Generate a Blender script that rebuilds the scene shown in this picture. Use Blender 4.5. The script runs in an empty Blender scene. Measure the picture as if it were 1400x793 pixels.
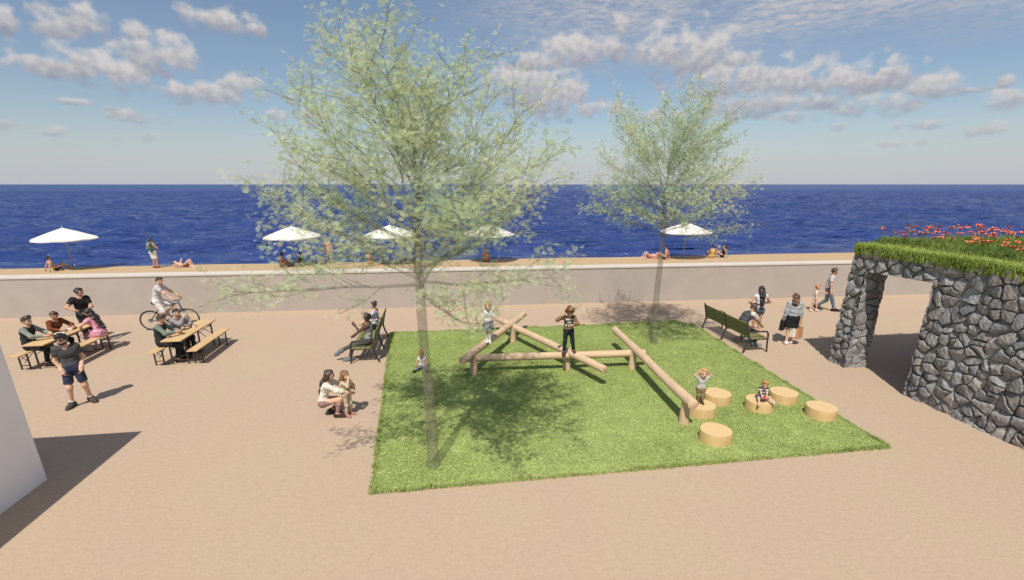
import bpy, bmesh, math, random
import numpy as np
from mathutils import Vector, Matrix

R = math.radians
rng = np.random.default_rng(7)
random.seed(7)
scene = bpy.context.scene
col = scene.collection

# ------------------------------------------------------------------ helpers
def put(o, parent=None):
    col.objects.link(o)
    if parent is not None:
        o.parent = parent
    return o

def mesh_obj(name, verts, faces, mats, parent=None, smooth=False, fmat=None, colors=None):
    me = bpy.data.meshes.new(name)
    verts = np.asarray(verts, dtype=np.float32)
    if isinstance(faces, np.ndarray):
        nf, k = faces.shape
        me.vertices.add(len(verts)); me.vertices.foreach_set('co', verts.ravel())
        me.loops.add(nf * k); me.loops.foreach_set('vertex_index', faces.ravel().astype(np.int32))
        me.polygons.add(nf)
        me.polygons.foreach_set('loop_start', np.arange(0, nf * k, k, dtype=np.int32))
        me.polygons.foreach_set('loop_total', np.full(nf, k, dtype=np.int32))
    else:
        me.from_pydata([tuple(map(float, v)) for v in verts], [], faces)
    if not isinstance(mats, (list, tuple)):
        mats = [mats]
    for m in mats:
        me.materials.append(m)
    if fmat is not None:
        me.polygons.foreach_set('material_index', np.asarray(fmat, dtype=np.int32))
    me.polygons.foreach_set('use_smooth', np.full(len(me.polygons), bool(smooth)))
    if colors is not None:
        a = me.color_attributes.new('tint', 'FLOAT_COLOR', 'POINT')
        c = np.ones((len(verts), 4), dtype=np.float32); c[:, :3] = colors
        a.data.foreach_set('color', c.ravel())
    me.update(calc_edges=True)
    me.validate()
    o = bpy.data.objects.new(name, me)
    return put(o, parent)

def tag(o, label=None, cat=None, group=None, kind=None):
    if label: o['label'] = label
    if cat: o['category'] = cat
    if group: o['group'] = group
    if kind: o['kind'] = kind
    return o

def empty(name, loc, rz=0.0):
    o = bpy.data.objects.new(name, None)
    o.location = loc; o.rotation_euler = (0, 0, rz)
    o.empty_display_size = 0.2
    return put(o)

def copy_tree(o, parent=None):
    c = o.copy(); put(c, parent)
    for ch in list(o.children):
        copy_tree(ch, c)
    return c

class MB:
    """collects simple closed shapes into one mesh"""
    def __init__(s): s.v = []; s.f = []
    def add(s, vs, fs):
        n = len(s.v); s.v += [tuple(v) for v in vs]; s.f += [[i + n for i in f] for f in fs]
    def box(s, c, d, M=None, bev=0.0):
        x, y, z = d[0] / 2, d[1] / 2, d[2] / 2
        bm = bmesh.new(); bmesh.ops.create_cube(bm, size=1)
        for v in bm.verts: v.co = Vector((v.co.x * d[0], v.co.y * d[1], v.co.z * d[2]))
        if bev > 0:
            bmesh.ops.bevel(bm, geom=bm.edges[:], offset=bev, segments=2, affect='EDGES', profile=0.6)
        bm.verts.ensure_lookup_table()
        c = Vector(c)
        vs = [(M @ v.co if M is not None else v.co) + c for v in bm.verts]
        for i, v in enumerate(bm.verts): v.index = i
        s.add(vs, [[v.index for v in f.verts] for f in bm.faces]); bm.free()
    def bar(s, a, b, w, h, bev=0.0):
        a = Vector(a); b = Vector(b); d = b - a
        q = d.to_track_quat('Y', 'Z').to_matrix()
        s.box((a + b) / 2, (w, d.length, h), q, bev)
    def tube(s, pts, rad, n=8, cap=True):
        pts = [Vector(p) for p in pts]
        if not hasattr(rad, '__len__'): rad = [rad] * len(pts)
        base = len(s.v); prev = None; N = len(pts)
        for i, p in enumerate(pts):
            t = (pts[min(i + 1, N - 1)] - pts[max(i - 1, 0)]).normalized()
            if prev is None:
                ref = Vector((0, 0, 1)) if abs(t.z) < .9 else Vector((1, 0, 0))
                x = t.cross(ref).normalized()
            else:
                x = (prev - t * prev.dot(t)).normalized()
            prev = x; y = t.cross(x)
            for k in range(n):
                a = 2 * math.pi * k / n
                s.v.append(tuple(p + (x * math.cos(a) + y * math.sin(a)) * rad[i]))
        for i in range(N - 1):
            for k in range(n):
                k2 = (k + 1) % n
                s.f.append([base + i * n + k, base + i * n + k2, base + (i + 1) * n + k2, base + (i + 1) * n + k])
        if cap:
            s.f.append([base + k for k in range(n)][::-1]); s.f.append([base + (N - 1) * n + k for k in range(n)])
    def lathe(s, prof, n=24, c=(0, 0, 0), close=False):
        base = len(s.v); c = Vector(c)
        for r, z in prof:
            for k in range(n):
                a = 2 * math.pi * k / n
                s.v.append((c.x + r * math.cos(a), c.y + r * math.sin(a), c.z + z))
        m = len(prof)
        for i in range(m - 1):
            for k in range(n):
                k2 = (k + 1) % n
                s.f.append([base + i * n + k, base + i * n + k2, base + (i + 1) * n + k2, base + (i + 1) * n + k])
        if close:
            s.f.append([base + k for k in range(n)][::-1]); s.f.append([base + (m - 1) * n + k for k in range(n)])
    def torus(s, c, axis, R_, r, n=40, m=8):
        c = Vector(c); axis = Vector(axis).normalized()
        x = axis.orthogonal().normalized(); y = axis.cross(x)
        base = len(s.v)
        for i in range(n):
            a = 2 * math.pi * i / n; d = x * math.cos(a) + y * math.sin(a)
            for k in range(m):
                b = 2 * math.pi * k / m
                s.v.append(tuple(c + d * (R_ + r * math.cos(b)) + axis * r * math.sin(b)))
        for i in range(n):
            for k in range(m):
                i2 = (i + 1) % n; k2 = (k + 1) % m
                s.f.append([base + i * m + k, base + i2 * m + k, base + i2 * m + k2, base + i * m + k2])
    def build(s, name, mat, parent=None, smooth=False):
        o = mesh_obj(name, s.v, s.f, mat, parent, smooth)
        bm = bmesh.new(); bm.from_mesh(o.data)
        bmesh.ops.recalc_face_normals(bm, faces=bm.faces[:]); bm.to_mesh(o.data); bm.free()
        if smooth:
            o.data.set_sharp_from_angle(angle=R(40))
        return o

# ------------------------------------------------------------------ materials
def new_mat(name):
    m = bpy.data.materials.new(name); m.use_nodes = True
    nt = m.node_tree; b = nt.nodes['Principled BSDF']
    return m, nt, b
def lnk(nt, a, b): nt.links.new(a, b)
def texco(nt, kind='Object'):
    n = nt.nodes.new('ShaderNodeTexCoord'); return n.outputs[kind]
def mapping(nt, src, scale=(1, 1, 1), rot=(0, 0, 0)):
    n = nt.nodes.new('ShaderNodeMapping'); lnk(nt, src, n.inputs['Vector'])
    n.inputs['Scale'].default_value = scale; n.inputs['Rotation'].default_value = rot
    return n.outputs['Vector']
def noise(nt, vec, scale, detail=4, rough=.55, dist=0.0):
    n = nt.nodes.new('ShaderNodeTexNoise'); lnk(nt, vec, n.inputs['Vector'])
    n.inputs['Scale'].default_value = scale; n.inputs['Detail'].default_value = detail
    n.inputs['Roughness'].default_value = rough; n.inputs['Distortion'].default_value = dist
    return n.outputs['Fac']
def ramp(nt, fac, stops):
    n = nt.nodes.new('ShaderNodeValToRGB'); lnk(nt, fac, n.inputs['Fac'])
    e = n.color_ramp.elements
    while len(e) < len(stops): e.new(.5)
    for el, (p, c) in zip(e, stops):
        el.position = p; el.color = (*c, 1) if len(c) == 3 else c
    return n.outputs['Color']
def mixc(nt, fac, a, b, mode='MIX'):
    n = nt.nodes.new('ShaderNodeMix'); n.data_type = 'RGBA'; n.blend_type = mode
    for i, v in ((0, fac), (6, a), (7, b)):
        if hasattr(v, 'is_output'): lnk(nt, v, n.inputs[i])
        elif i == 0: n.inputs[0].default_value = v
        else: n.inputs[i].default_value = (*v, 1)
    return n.outputs[2]
def bump(nt, h, strength, dist, normal=None):
    n = nt.nodes.new('ShaderNodeBump'); lnk(nt, h, n.inputs['Height'])
    n.inputs['Strength'].default_value = strength; n.inputs['Distance'].default_value = dist
    if normal is not None: lnk(nt, normal, n.inputs['Normal'])
    return n.outputs['Normal']
def math_(nt, op, a, b=None, c=None, clamp=False):
    n = nt.nodes.new('ShaderNodeMath'); n.operation = op; n.use_clamp = clamp
    for i, v in enumerate((a, b, c)):
        if v is None: continue
        if hasattr(v, 'is_output'): lnk(nt, v, n.inputs[i])
        else: n.inputs[i].default_value = v
    return n.outputs[0]

def simple(name, c, rough=.7, var=.12, scale=12, metal=0.0, bmp=0.0, spec=.4):
    m, nt, b = new_mat(name)
    n = noise(nt, texco(nt), scale, 5)
    lo = tuple(x * (1 - var) for x in c); hi = tuple(min(1, x * (1 + var)) for x in c)
    lnk(nt, ramp(nt, n, [(.3, lo), (.7, hi)]), b.inputs['Base Color'])
    b.inputs['Roughness'].default_value = rough; b.inputs['Metallic'].default_value = metal
    b.inputs['Specular IOR Level'].default_value = spec
    if bmp: lnk(nt, bump(nt, n, bmp, .01), b.inputs['Normal'])
    return m

_cache = {}
def cloth(c, var=.16):
    k = ('cloth', c)
    if k not in _cache: _cache[k] = simple('cloth', c, .9, var, 22, bmp=.3, spec=.15)
    return _cache[k]
def skin_mat(c):
    k = ('skin', c)
    if k not in _cache:
        m = simple('skin', c, .55, .06, 9, spec=.35)
        b = m.node_tree.nodes['Principled BSDF']
        b.inputs['Subsurface Weight'].default_value = .0
        _cache[k] = m
    return _cache[k]
def hair_mat(c):
    k = ('hair', c)
    if k not in _cache:
        m, nt, b = new_mat('hair')
        n = noise(nt, mapping(nt, texco(nt), (60, 60, 9)), 1.0, 3)
        lnk(nt, ramp(nt, n, [(.3, tuple(x * .6 for x in c)), (.7, tuple(min(1, x * 1.5) for x in c))]), b.inputs['Base Color'])
        b.inputs['Roughness'].default_value = .5
        lnk(nt, bump(nt, n, .6, .01), b.inputs['Normal'])
        _cache[k] = m
    return _cache[k]

# sand coloured paving
def sand_mat(name, c, grain=1.0):
    m, nt, b = new_mat(name)
    p = texco(nt)
    fine = noise(nt, p, 26, 6, .7); coarse = noise(nt, p, .45, 4, .5); mid = noise(nt, mapping(nt, p, (1.0, 1.8, 1), (0, 0, .5)), 7.5, 4, .6)
    lo = tuple(x * .78 for x in c); hi = tuple(x * 1.16 for x in c)
    base = ramp(nt, fine, [(.32, lo), (.70, hi)])
    base = mixc(nt, .45, base, ramp(nt, coarse, [(.38, (c[0] * .99, c[1] * .95, c[2] * 1.02)), (.62, (c[0] * 1.0, c[1] * 1.04, c[2] * .95))]))
    base = mixc(nt, .20, base, ramp(nt, mid, [(.4, tuple(x * .82 for x in c)), (.6, tuple(x * 1.08 for x in c))]))
    lnk(nt, base, b.inputs['Base Color'])
    b.inputs['Roughness'].default_value = .95; b.inputs['Specular IOR Level'].default_value = .1
    h = math_(nt, 'ADD', fine, math_(nt, 'MULTIPLY', mid, .6))
    lnk(nt, bump(nt, h, .5 * grain, .012), b.inputs['Normal'])
    return m
M = {}
M['plaza'] = sand_mat('plaza_gravel', (.456, .347, .256))
M['beach'] = sand_mat('beach_sand', (.47, .34, .21))
M['render_wall'] = simple('smooth_render', (.402, .355, .316), .9, .05, 1.3, bmp=.05, spec=.1)
M['coping'] = simple('pale_coping', (.56, .52, .47), .85, .05, 2, spec=.15)
M['white_wall'] = simple('white_render', (.84, .82, .85), .85, .03, 1.2, spec=.15)
M['dark_metal'] = simple('dark_metal', (.035, .036, .036), .5, .15, 20, spec=.4)
M['rust_metal'] = simple('brown_metal', (.05, .036, .025), .55, .2, 20)
M['bike_blue'] = simple('bike_paint', (.035, .055, .11), .35, .1, 8, spec=.6)
M['rubber'] = simple('rubber', (.018, .018, .018), .8, .2, 20)
M['chrome'] = simple('spoke_metal', (.5, .5, .5), .35, .05, 8, metal=.9)
M['concrete'] = simple('concrete', (.30, .29, .27), .9, .12, 4, bmp=.2)
M['pole'] = simple('pole_metal', (.36, .34, .31), .5, .08, 8)
M['canopy'] = simple('canopy_fabric', (.80, .77, .72), .9, .03, 5, spec=.1)
M['paper'] = simple('paper', (.75, .72, .66), .8, .05, 8)

def wood(name, c, scale=(3, 3, 22), var=.22, rough=.7):
    m, nt, b = new_mat(name)
    p = texco(nt)
    n = noise(nt, mapping(nt, p, scale), 1.0, 5, .6, .4)
    n2 = noise(nt, p, 2.0, 3)
    base = ramp(nt, n, [(.28, tuple(x * (1 - var) for x in c)), (.72, tuple(min(1, x * (1 + var * .7)) for x in c))])
    base = mixc(nt, .3, base, ramp(nt, n2, [(.35, tuple(x * .85 for x in c)), (.65, tuple(min(1, x * 1.1) for x in c))]))
    lnk(nt, base, b.inputs['Base Color']); b.inputs['Roughness'].default_value = rough
    b.inputs['Specular IOR Level'].default_value = .25
    lnk(nt, bump(nt, n, .25, .01), b.inputs['Normal'])
    return m
M['log'] = wood('peeled_log', (.60, .435, .29), (5, 5, 1.2))
M['plank'] = wood('table_plank', (.58, .40, .21), (14, 1.0, 14))
M['slat'] = wood('bench_slat', (.20, .195, .085), (20, 1.5, 20), .25)
M['slat_edge'] = wood('bench_slat_worn', (.30, .24, .12), (20, 1.5, 20), .25)

def stump_mats():
    m, nt, b = new_mat('stump_top')
    p = texco(nt)
    w = nt.nodes.new('ShaderNodeTexWave'); w.wave_type = 'RINGS'; w.rings_direction = 'Z'
    lnk(nt, p, w.inputs['Vector']); w.inputs['Scale'].default_value = 14; w.inputs['Distortion'].default_value = 2.5; w.inputs['Detail'].default_value = 3
    lnk(nt, ramp(nt, w.outputs['Fac'], [(.2, (.56, .39, .19)), (.8, (.68, .50, .27))]), b.inputs['Base Color'])
    b.inputs['Roughness'].default_value = .8
    s = wood('stump_side', (.60, .42, .20), (7, 7, 1.0), .2, .6)
    return m, s
M['stump_top'], M['stump_side'] = stump_mats()

def tint_mat(name, rough=.7, trans=0.0, alpha=None, gain=1.0, spec=.25, mult=None):
    """colour from the mesh's own tint attribute (each stone / blade / leaf has its own colour)"""
    m, nt, b = new_mat(name)
    a = nt.nodes.new('ShaderNodeAttribute'); a.attribute_name = 'tint'
    c = a.outputs['Color']
    if mult is not None:
        n = noise(nt, texco(nt), mult[0], 6, .65)
        c = mixc(nt, 1.0, c, ramp(nt, n, [(.3, (mult[1],) * 3), (.7, (mult[2],) * 3)]), 'MULTIPLY')
    lnk(nt, c, b.inputs['Base Color'])
    b.inputs['Roughness'].default_value = rough; b.inputs['Specular IOR Level'].default_value = spec
    out = nt.nodes['Material Output']; sh = b.outputs[0]
    if trans:
        t = nt.nodes.new('ShaderNodeBsdfTranslucent'); lnk(nt, c, t.inputs['Color'])
        mx = nt.nodes.new('ShaderNodeMixShader'); mx.inputs[0].default_value = trans
        lnk(nt, sh, mx.inputs[1]); lnk(nt, t.outputs[0], mx.inputs[2]); sh = mx.outputs[0]
    if alpha is not None:
        t = nt.nodes.new('ShaderNodeBsdfTransparent')
        mx = nt.nodes.new('ShaderNodeMixShader'); mx.inputs[0].default_value = alpha
        lnk(nt, t.outputs[0], mx.inputs[1]); lnk(nt, sh, mx.inputs[2]); sh = mx.outputs[0]
    lnk(nt, sh, out.inputs['Surface'])
    return m
M['grass'] = tint_mat('grass_blades', .8, .35, spec=.1)
M['stone'] = tint_mat('split_stone', .85, 0, spec=.2, mult=(7, .72, 1.25))
M['leaf'] = tint_mat('see_through_leaf', .6, .5, alpha=.34, spec=.1)
M['petal'] = simple('poppy_petal', (.86, .20, .10), .6, .25, 30)
M['stem'] = simple('poppy_stem', (.10, .20, .04), .7, .2, 30)

def bark_mat():
    m, nt, b = new_mat('see_through_bark')
    p = texco(nt)
    n = noise(nt, mapping(nt, p, (16, 16, 4)), 1.0, 6, .65)
    n2 = noise(nt, p, 2.2, 3)
    base = ramp(nt, n, [(.3, (.10, .09, .065)), (.7, (.24, .22, .17))])
    base = mixc(nt, ramp(nt, n2, [(.52, (0, 0, 0)), (.62, (.7, .7, .7))]), base, (.36, .34, .28))
    lnk(nt, base, b.inputs['Base Color']); b.inputs['Roughness'].default_value = .9
    lnk(nt, bump(nt, n, .6, .02), b.inputs['Normal'])
    t = nt.nodes.new('ShaderNodeBsdfTransparent'); mx = nt.nodes.new('ShaderNodeMixShader'); mx.inputs[0].default_value = .30
    lnk(nt, t.outputs[0], mx.inputs[1]); lnk(nt, b.outputs[0], mx.inputs[2])
    lnk(nt, mx.outputs[0], nt.nodes['Material Output'].inputs['Surface'])
    return m
M['bark'] = bark_mat()

def sea_mat():
    m, nt, b = new_mat('sea_water')
    p = texco(nt)
    big = noise(nt, mapping(nt, p, (.055, .16, 1), (0, 0, .10)), 1.0, 4, .55, .3)
    mid = noise(nt, mapping(nt, p, (.28, .85, 1), (0, 0, -.12)), 1.0, 5, .6, .4)
    fine = noise(nt, mapping(nt, p, (1.3, 3.2, 1), (0, 0, .2)), 1.0, 4, .6, .3)
    h = math_(nt, 'ADD', math_(nt, 'MULTIPLY', big, 3.2), math_(nt, 'ADD', math_(nt, 'MULTIPLY', mid, 1.0), math_(nt, 'MULTIPLY', fine, .22)))
    lnk(nt, bump(nt, h, 1.0, .8), b.inputs['Normal'])
    b.inputs['Base Color'].default_value = (.027, .056, .205, 1)
    at = nt.nodes.new('ShaderNodeAttribute'); at.attribute_name = 'tint'
    rg = nt.nodes.new('ShaderNodeMapRange'); lnk(nt, at.outputs['Fac'], rg.inputs[0]); rg.inputs[3].default_value = .10; rg.inputs[4].default_value = .34
    lnk(nt, rg.outputs[0], b.inputs['Roughness'])
    b.inputs['IOR'].default_value = 1.33
    b.inputs['Specular IOR Level'].default_value = .5
    return m
M['sea'] = sea_mat()

# ------------------------------------------------------------------ camera
F, PX, PY, W, HT = 650.0, 700.0, 462.0, 1400.0, 793.0
HC = 4.9
PITCH = math.atan((PY - 252) / F)
YAW = math.atan((PX - 603) / math.hypot(F, PY - 252))
cam = bpy.data.cameras.new('camera'); camo = put(bpy.data.objects.new('camera', cam))
cam.sensor_width = 36; cam.lens = 36 * F / W
cam.shift_y = (PY - HT / 2) / W
cam.clip_start = .1; cam.clip_end = 30000
camo.location = (0, 0, HC)
camo.rotation_euler = (math.pi / 2 - PITCH, 0, -YAW)
scene.camera = camo

# ------------------------------------------------------------------ sun, sky
SUN_EL, SUN_AZ = R(57), R(21.3)      # shadows run 21 degrees right of straight inland-to-sea
sun = bpy.data.lights.new('sun', 'SUN'); suno = put(bpy.data.objects.new('sun', sun))
sun.energy = 5.0; sun.angle = R(.6); sun.color = (1.0, .93, .82)
travel = Vector((math.sin(SUN_AZ) * math.cos(SUN_EL), math.cos(SUN_AZ) * math.cos(SUN_EL), -math.sin(SUN_EL)))
suno.rotation_euler = travel.to_track_quat('-Z', 'Y').to_euler()
suno.location = (-8, -20, 30)

CLOUDS = [(-34.63, 11.9, 1.4, 0.82, 0.6), (-31.74, 11.89, 2.17, 0.76, 0.8), (-30.25, 12.63, 2.06, 1.12, 1), (-32.6, 9.06, 2.7, 0.79, 1), (-30.73, 9.41, 2.37, 1.3, 1), (-28.45, 8.88, 2.13, 1.24, 1), (-25.26, 10.75, 2.71, 1.47, 1), (-26.51, 12.25, 1.35, 0.76, 0.8), (-20.89, 14.14, 1.75, 0.88, 1), (-19.05, 14.05, 2.05, 0.85, 1), (-17.28, 13.8, 1.62, 0.58, 0.9), (-23.57, 8.05, 2.3, 0.73, 1), (-21.23, 8.12, 2.9, 0.99, 1), (-19.73, 8.85, 1.73, 0.99, 1), (-31.36, 6.49, 1.72, 0.28, 0.7), (-29.48, 6.26, 1.11, 0.29, 0.6), (-28.06, 5.79, 1.89, 0.66, 0.8), (-35.96, 4.53, 1.67, 0.54, 0.35), (-33.69, 4.14, 2.26, 0.45, 0.3), (-29.46, 3.93, 0.77, 0.42, 0.4), (-26.67, 4.2, 0.99, 0.43, 0.4), (-14.92, 7.98, 1.01, 0.53, 0.7), (-15.78, 6.55, 1.21, 0.67, 0.6), (-13.05, 6.55, 2.38, 0.75, 0.7), (10.42, 12.13, 3.5, 0.86, 1), (14.65, 12.98, 3.67, 1.29, 1), (18.64, 13.23, 1.5, 1.02, 1), (19.25, 15.06, 1.47, 1.1, 0.5), (9.66, 10.19, 4.33, 1.92, 1), (12.84, 9.12, 3.94, 2.09, 1), (16.05, 7.66, 2.2, 0.85, 0.8), (24.32, 12.56, 3.14, 1.76, 1), (27.16, 12.18, 3.81, 1.87, 1), (30.61, 11.49, 2.26, 0.86, 0.9), (30.51, 9.75, 4.71, 1.66, 1), (35.71, 9.23, 4.95, 1.36, 1), (40.44, 8.81, 3.94, 1.3, 1), (43.48, 9.01, 1.99, 1.25, 1), (46.55, 7.74, 2.14, 0.95, 1), (33.44, 7.64, 5.86, 1.17, 0.9), (37.81, 7.47, 3.61, 0.75, 0.8), (43.24, 6.81, 3.1, 0.83, 1), (36.07, 6.2, 2.26, 0.58, 0.7), (40.26, 5.14, 0.75, 0.5, 0.5), (51.71, 6.34, 1.67, 0.74, 0.9), (51.01, 7.75, 0.59, 0.52, 0.7), (49.15, 7.35, 1.35, 0.32, 0.5), (46.18, 4.9, 2.31, 0.41, 0.6), (50.48, 4.32, 2.66, 0.67, 0.5), (46.22, 3.48, 4.56, 0.48, 0.3), (23.79, 6.76, 4.47, 0.84, 0.5), (19.55, 7.58, 1.23, 0.7, 0.5)]
SKY_STRENGTH = .104
def build_world():
    w = bpy.data.worlds.new('World'); scene.world = w; w.use_nodes = True
    nt = w.node_tree; bg = nt.nodes['Background']
    sky = nt.nodes.new('ShaderNodeTexSky'); sky.sky_type = 'NISHITA'; sky.sun_disc = False
    sky.sun_elevation = SUN_EL; sky.sun_rotation = math.atan2(-travel.x, -travel.y)
    sky.altitude = 0; sky.air_density = 1.0; sky.dust_density = .7; sky.ozone_density = 1.6
    g = texco(nt, 'Generated')
    sp = nt.nodes.new('ShaderNodeSeparateXYZ'); lnk(nt, g, sp.inputs[0])
    az = math_(nt, 'MULTIPLY', math_(nt, 'ARCTAN2', sp.outputs[0], sp.outputs[1]), 180 / math.pi)
    el = math_(nt, 'MULTIPLY', math_(nt, 'ARCSINE', sp.outputs[2]), 180 / math.pi)
    cb = nt.nodes.new('ShaderNodeCombineXYZ'); lnk(nt, az, cb.inputs[0]); lnk(nt, el, cb.inputs[1])
    p = cb.outputs[0]
    run = None; vrun = None
    for (a, e, sx, sy, amp) in CLOUDS:
        s = (1 / (sx * 1.5), 1 / (sy * 1.6), 0)
        n = nt.nodes.new('ShaderNodeVectorMath'); n.operation = 'MULTIPLY_ADD'; lnk(nt, p, n.inputs[0])
        n.inputs[1].default_value = s; n.inputs[2].default_value = (-a * s[0], -e * s[1], 0)
        l = nt.nodes.new('ShaderNodeVectorMath'); l.operation = 'LENGTH'; lnk(nt, n.outputs[0], l.inputs[0])
        m = math_(nt, 'MULTIPLY_ADD', l.outputs['Value'], -1.0, 1.0 * (.55 + .45 * amp))
        if run is None: run = m; vrun = n.outputs[0]
        else:
            c = math_(nt, 'MULTIPLY_ADD', math_(nt, 'SUBTRACT', m, run), 2.2, .5, clamp=True)
            run = math_(nt, 'MAXIMUM', m, run)
            mx = nt.nodes.new('ShaderNodeMix'); mx.data_type = 'VECTOR'; lnk(nt, c, mx.inputs[0])
            lnk(nt, vrun, mx.inputs[4]); lnk(nt, n.outputs[0], mx.inputs[5]); vrun = mx.outputs[1]
    nz = noise(nt, mapping(nt, p, (1, 1.35, 1)), .50, 7, .46)
    nz2 = noise(nt, mapping(nt, p, (1, 1.2, 1)), 1.25, 4, .45)
    d = math_(nt, 'ADD', run, math_(nt, 'MULTIPLY', math_(nt, 'SUBTRACT', nz, .5), 2.3))
    d = math_(nt, 'ADD', d, math_(nt, 'MULTIPLY', math_(nt, 'SUBTRACT', nz2, .5), .25))
    dens = nt.nodes.new('ShaderNodeMapRange'); dens.interpolation_type = 'SMOOTHSTEP'
    lnk(nt, d, dens.inputs[0]); dens.inputs[1].default_value = .10; dens.inputs[2].default_value = .70
    vs = nt.nodes.new('ShaderNodeSeparateXYZ'); lnk(nt, vrun, vs.inputs[0])
    # cumulus: sunlit tops, greyer bases
    sh = math_(nt, 'ADD', math_(nt, 'MULTIPLY', vs.outputs[1], .62), math_(nt, 'MULTIPLY', math_(nt, 'SUBTRACT', nz2, .5), .95))
    sh = math_(nt, 'ADD', sh, .55, clamp=True)
    K = 1 / SKY_STRENGTH
    cc = ramp(nt, sh, [(.05, (.31, .33, .42)), (.45, (.47, .465, .50)), (.85, (.69, .66, .65))])
    sc = nt.nodes.new('ShaderNodeVectorMath'); sc.operation = 'SCALE'; lnk(nt, cc, sc.inputs[0]); sc.inputs['Scale'].default_value = K
    # fade low clouds into the horizon air
    lowf = nt.nodes.new('ShaderNodeMapRange'); lnk(nt, el, lowf.inputs[0]); lowf.inputs[1].default_value = 1.5; lowf.inputs[2].default_value = 8.5
    lowf.inputs[3].default_value = .25; lowf.inputs[4].default_value = .93
    # thin high cirrus, rippled
    cir = noise(nt, mapping(nt, p, (.06, .20, 1), (0, 0, -.25)), 1.0, 6, .6, .6)
    rip = noise(nt, mapping(nt, p, (.7, 3.0, 1), (0, 0, -.35)), 1.0, 3, .6, .6)
    hi = nt.nodes.new('ShaderNodeMapRange'); hi.interpolation_type = 'SMOOTHSTEP'; lnk(nt, el, hi.inputs[0]); hi.inputs[1].default_value = 9.5; hi.inputs[2].default_value = 15.0
    ea = nt.nodes.new('ShaderNodeMapRange'); ea.interpolation_type = 'SMOOTHSTEP'; lnk(nt, az, ea.inputs[0]); ea.inputs[1].default_value = -6; ea.inputs[2].default_value = 26
    ci = math_(nt, 'MULTIPLY', math_(nt, 'SUBTRACT', cir, .28, clamp=True), 3.2)
    ci = math_(nt, 'MULTIPLY', ci, math_(nt, 'ADD', math_(nt, 'MULTIPLY', math_(nt, 'SUBTRACT', rip, .28, clamp=True), 2.6), .05))
    ci = math_(nt, 'MULTIPLY', math_(nt, 'MULTIPLY', ci, hi.outputs[0]), ea.outputs[0], clamp=True)
    air = nt.nodes.new('ShaderNodeMapRange'); air.interpolation_type = 'SMOOTHSTEP'; lnk(nt, el, air.inputs[0]); air.inputs[1].default_value = -1.0; air.inputs[2].default_value = 7.5
    air.inputs[3].default_value = .92; air.inputs[4].default_value = .06
    sk = mixc(nt, air.outputs[0], sky.outputs[0], tuple(x * K for x in (.545, .575, .63)))
    c1 = mixc(nt, ci, sk, tuple(x * K for x in (.56, .55, .58)))
    fac = math_(nt, 'MULTIPLY', dens.outputs[0], lowf.outputs[0])
    c2 = mixc(nt, fac, c1, sc.outputs[0])
    lnk(nt, c2, bg.inputs['Color']); bg.inputs['Strength'].default_value = SKY_STRENGTH
build_world()

scene.view_settings.view_transform = 'Standard'; scene.view_settings.look = 'None'
scene.view_settings.exposure = -0.09; scene.view_settings.gamma = 1.0; scene.view_settings.use_curve_mapping = False
scene.cycles.transparent_max_bounces = 48; scene.cycles.max_bounces = 6
scene.cycles.use_denoising = True
try: scene.cycles.denoiser = 'OPENIMAGEDENOISE'
except Exception: pass

# ------------------------------------------------------------------ setting
def sheet(name, pts, z, mat, skirt=None):
    n = len(pts); v = [(x, y, z) for x, y in pts]; f = [list(range(n))]
    if skirt:
        v += [(x, y, z - skirt) for x, y in pts]
        for i in range(n):
            j = (i + 1) % n; f.append([i, i + n, j + n, j])
    return mesh_obj(name, v, f, mat)
tag(sheet('plaza', [(-60, -40), (60, -40), (60, 19.4), (-60, 22.0)], 0.0, M['plaza']), 'sandy beige gravel plaza', kind='structure')
def beach():
    # a strip of sand with a gently uneven waterline, sloping under the sea
    xs = np.linspace(-90, 110, 260); v = []; f = []
    def edge(x): return 32.9 - .016 * (x + 5) + .10 * math.sin(x * .31) + .05 * math.sin(x * .83 + 1)
    def wall_y(x): return 19.65 - .0335 * x + .2
    for x in xs:
        e = edge(x)
        for y, z in ((wall_y(x), 0), ((e + wall_y(x)) / 2, 0.0), (e - .35, 0.0), (e, -.03), (e + 2.5, -.6)):
            v.append((x, y, z))
    for i in range(len(xs) - 1):
        for k in range(4):
            a = i * 5 + k; f.append([a, a + 5, a + 6, a + 1])
    o = mesh_obj('beach', v, f, M['beach']); tag(o, 'narrow strip of sand along the water', kind='structure')
    return edge
beach_edge = beach()
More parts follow.
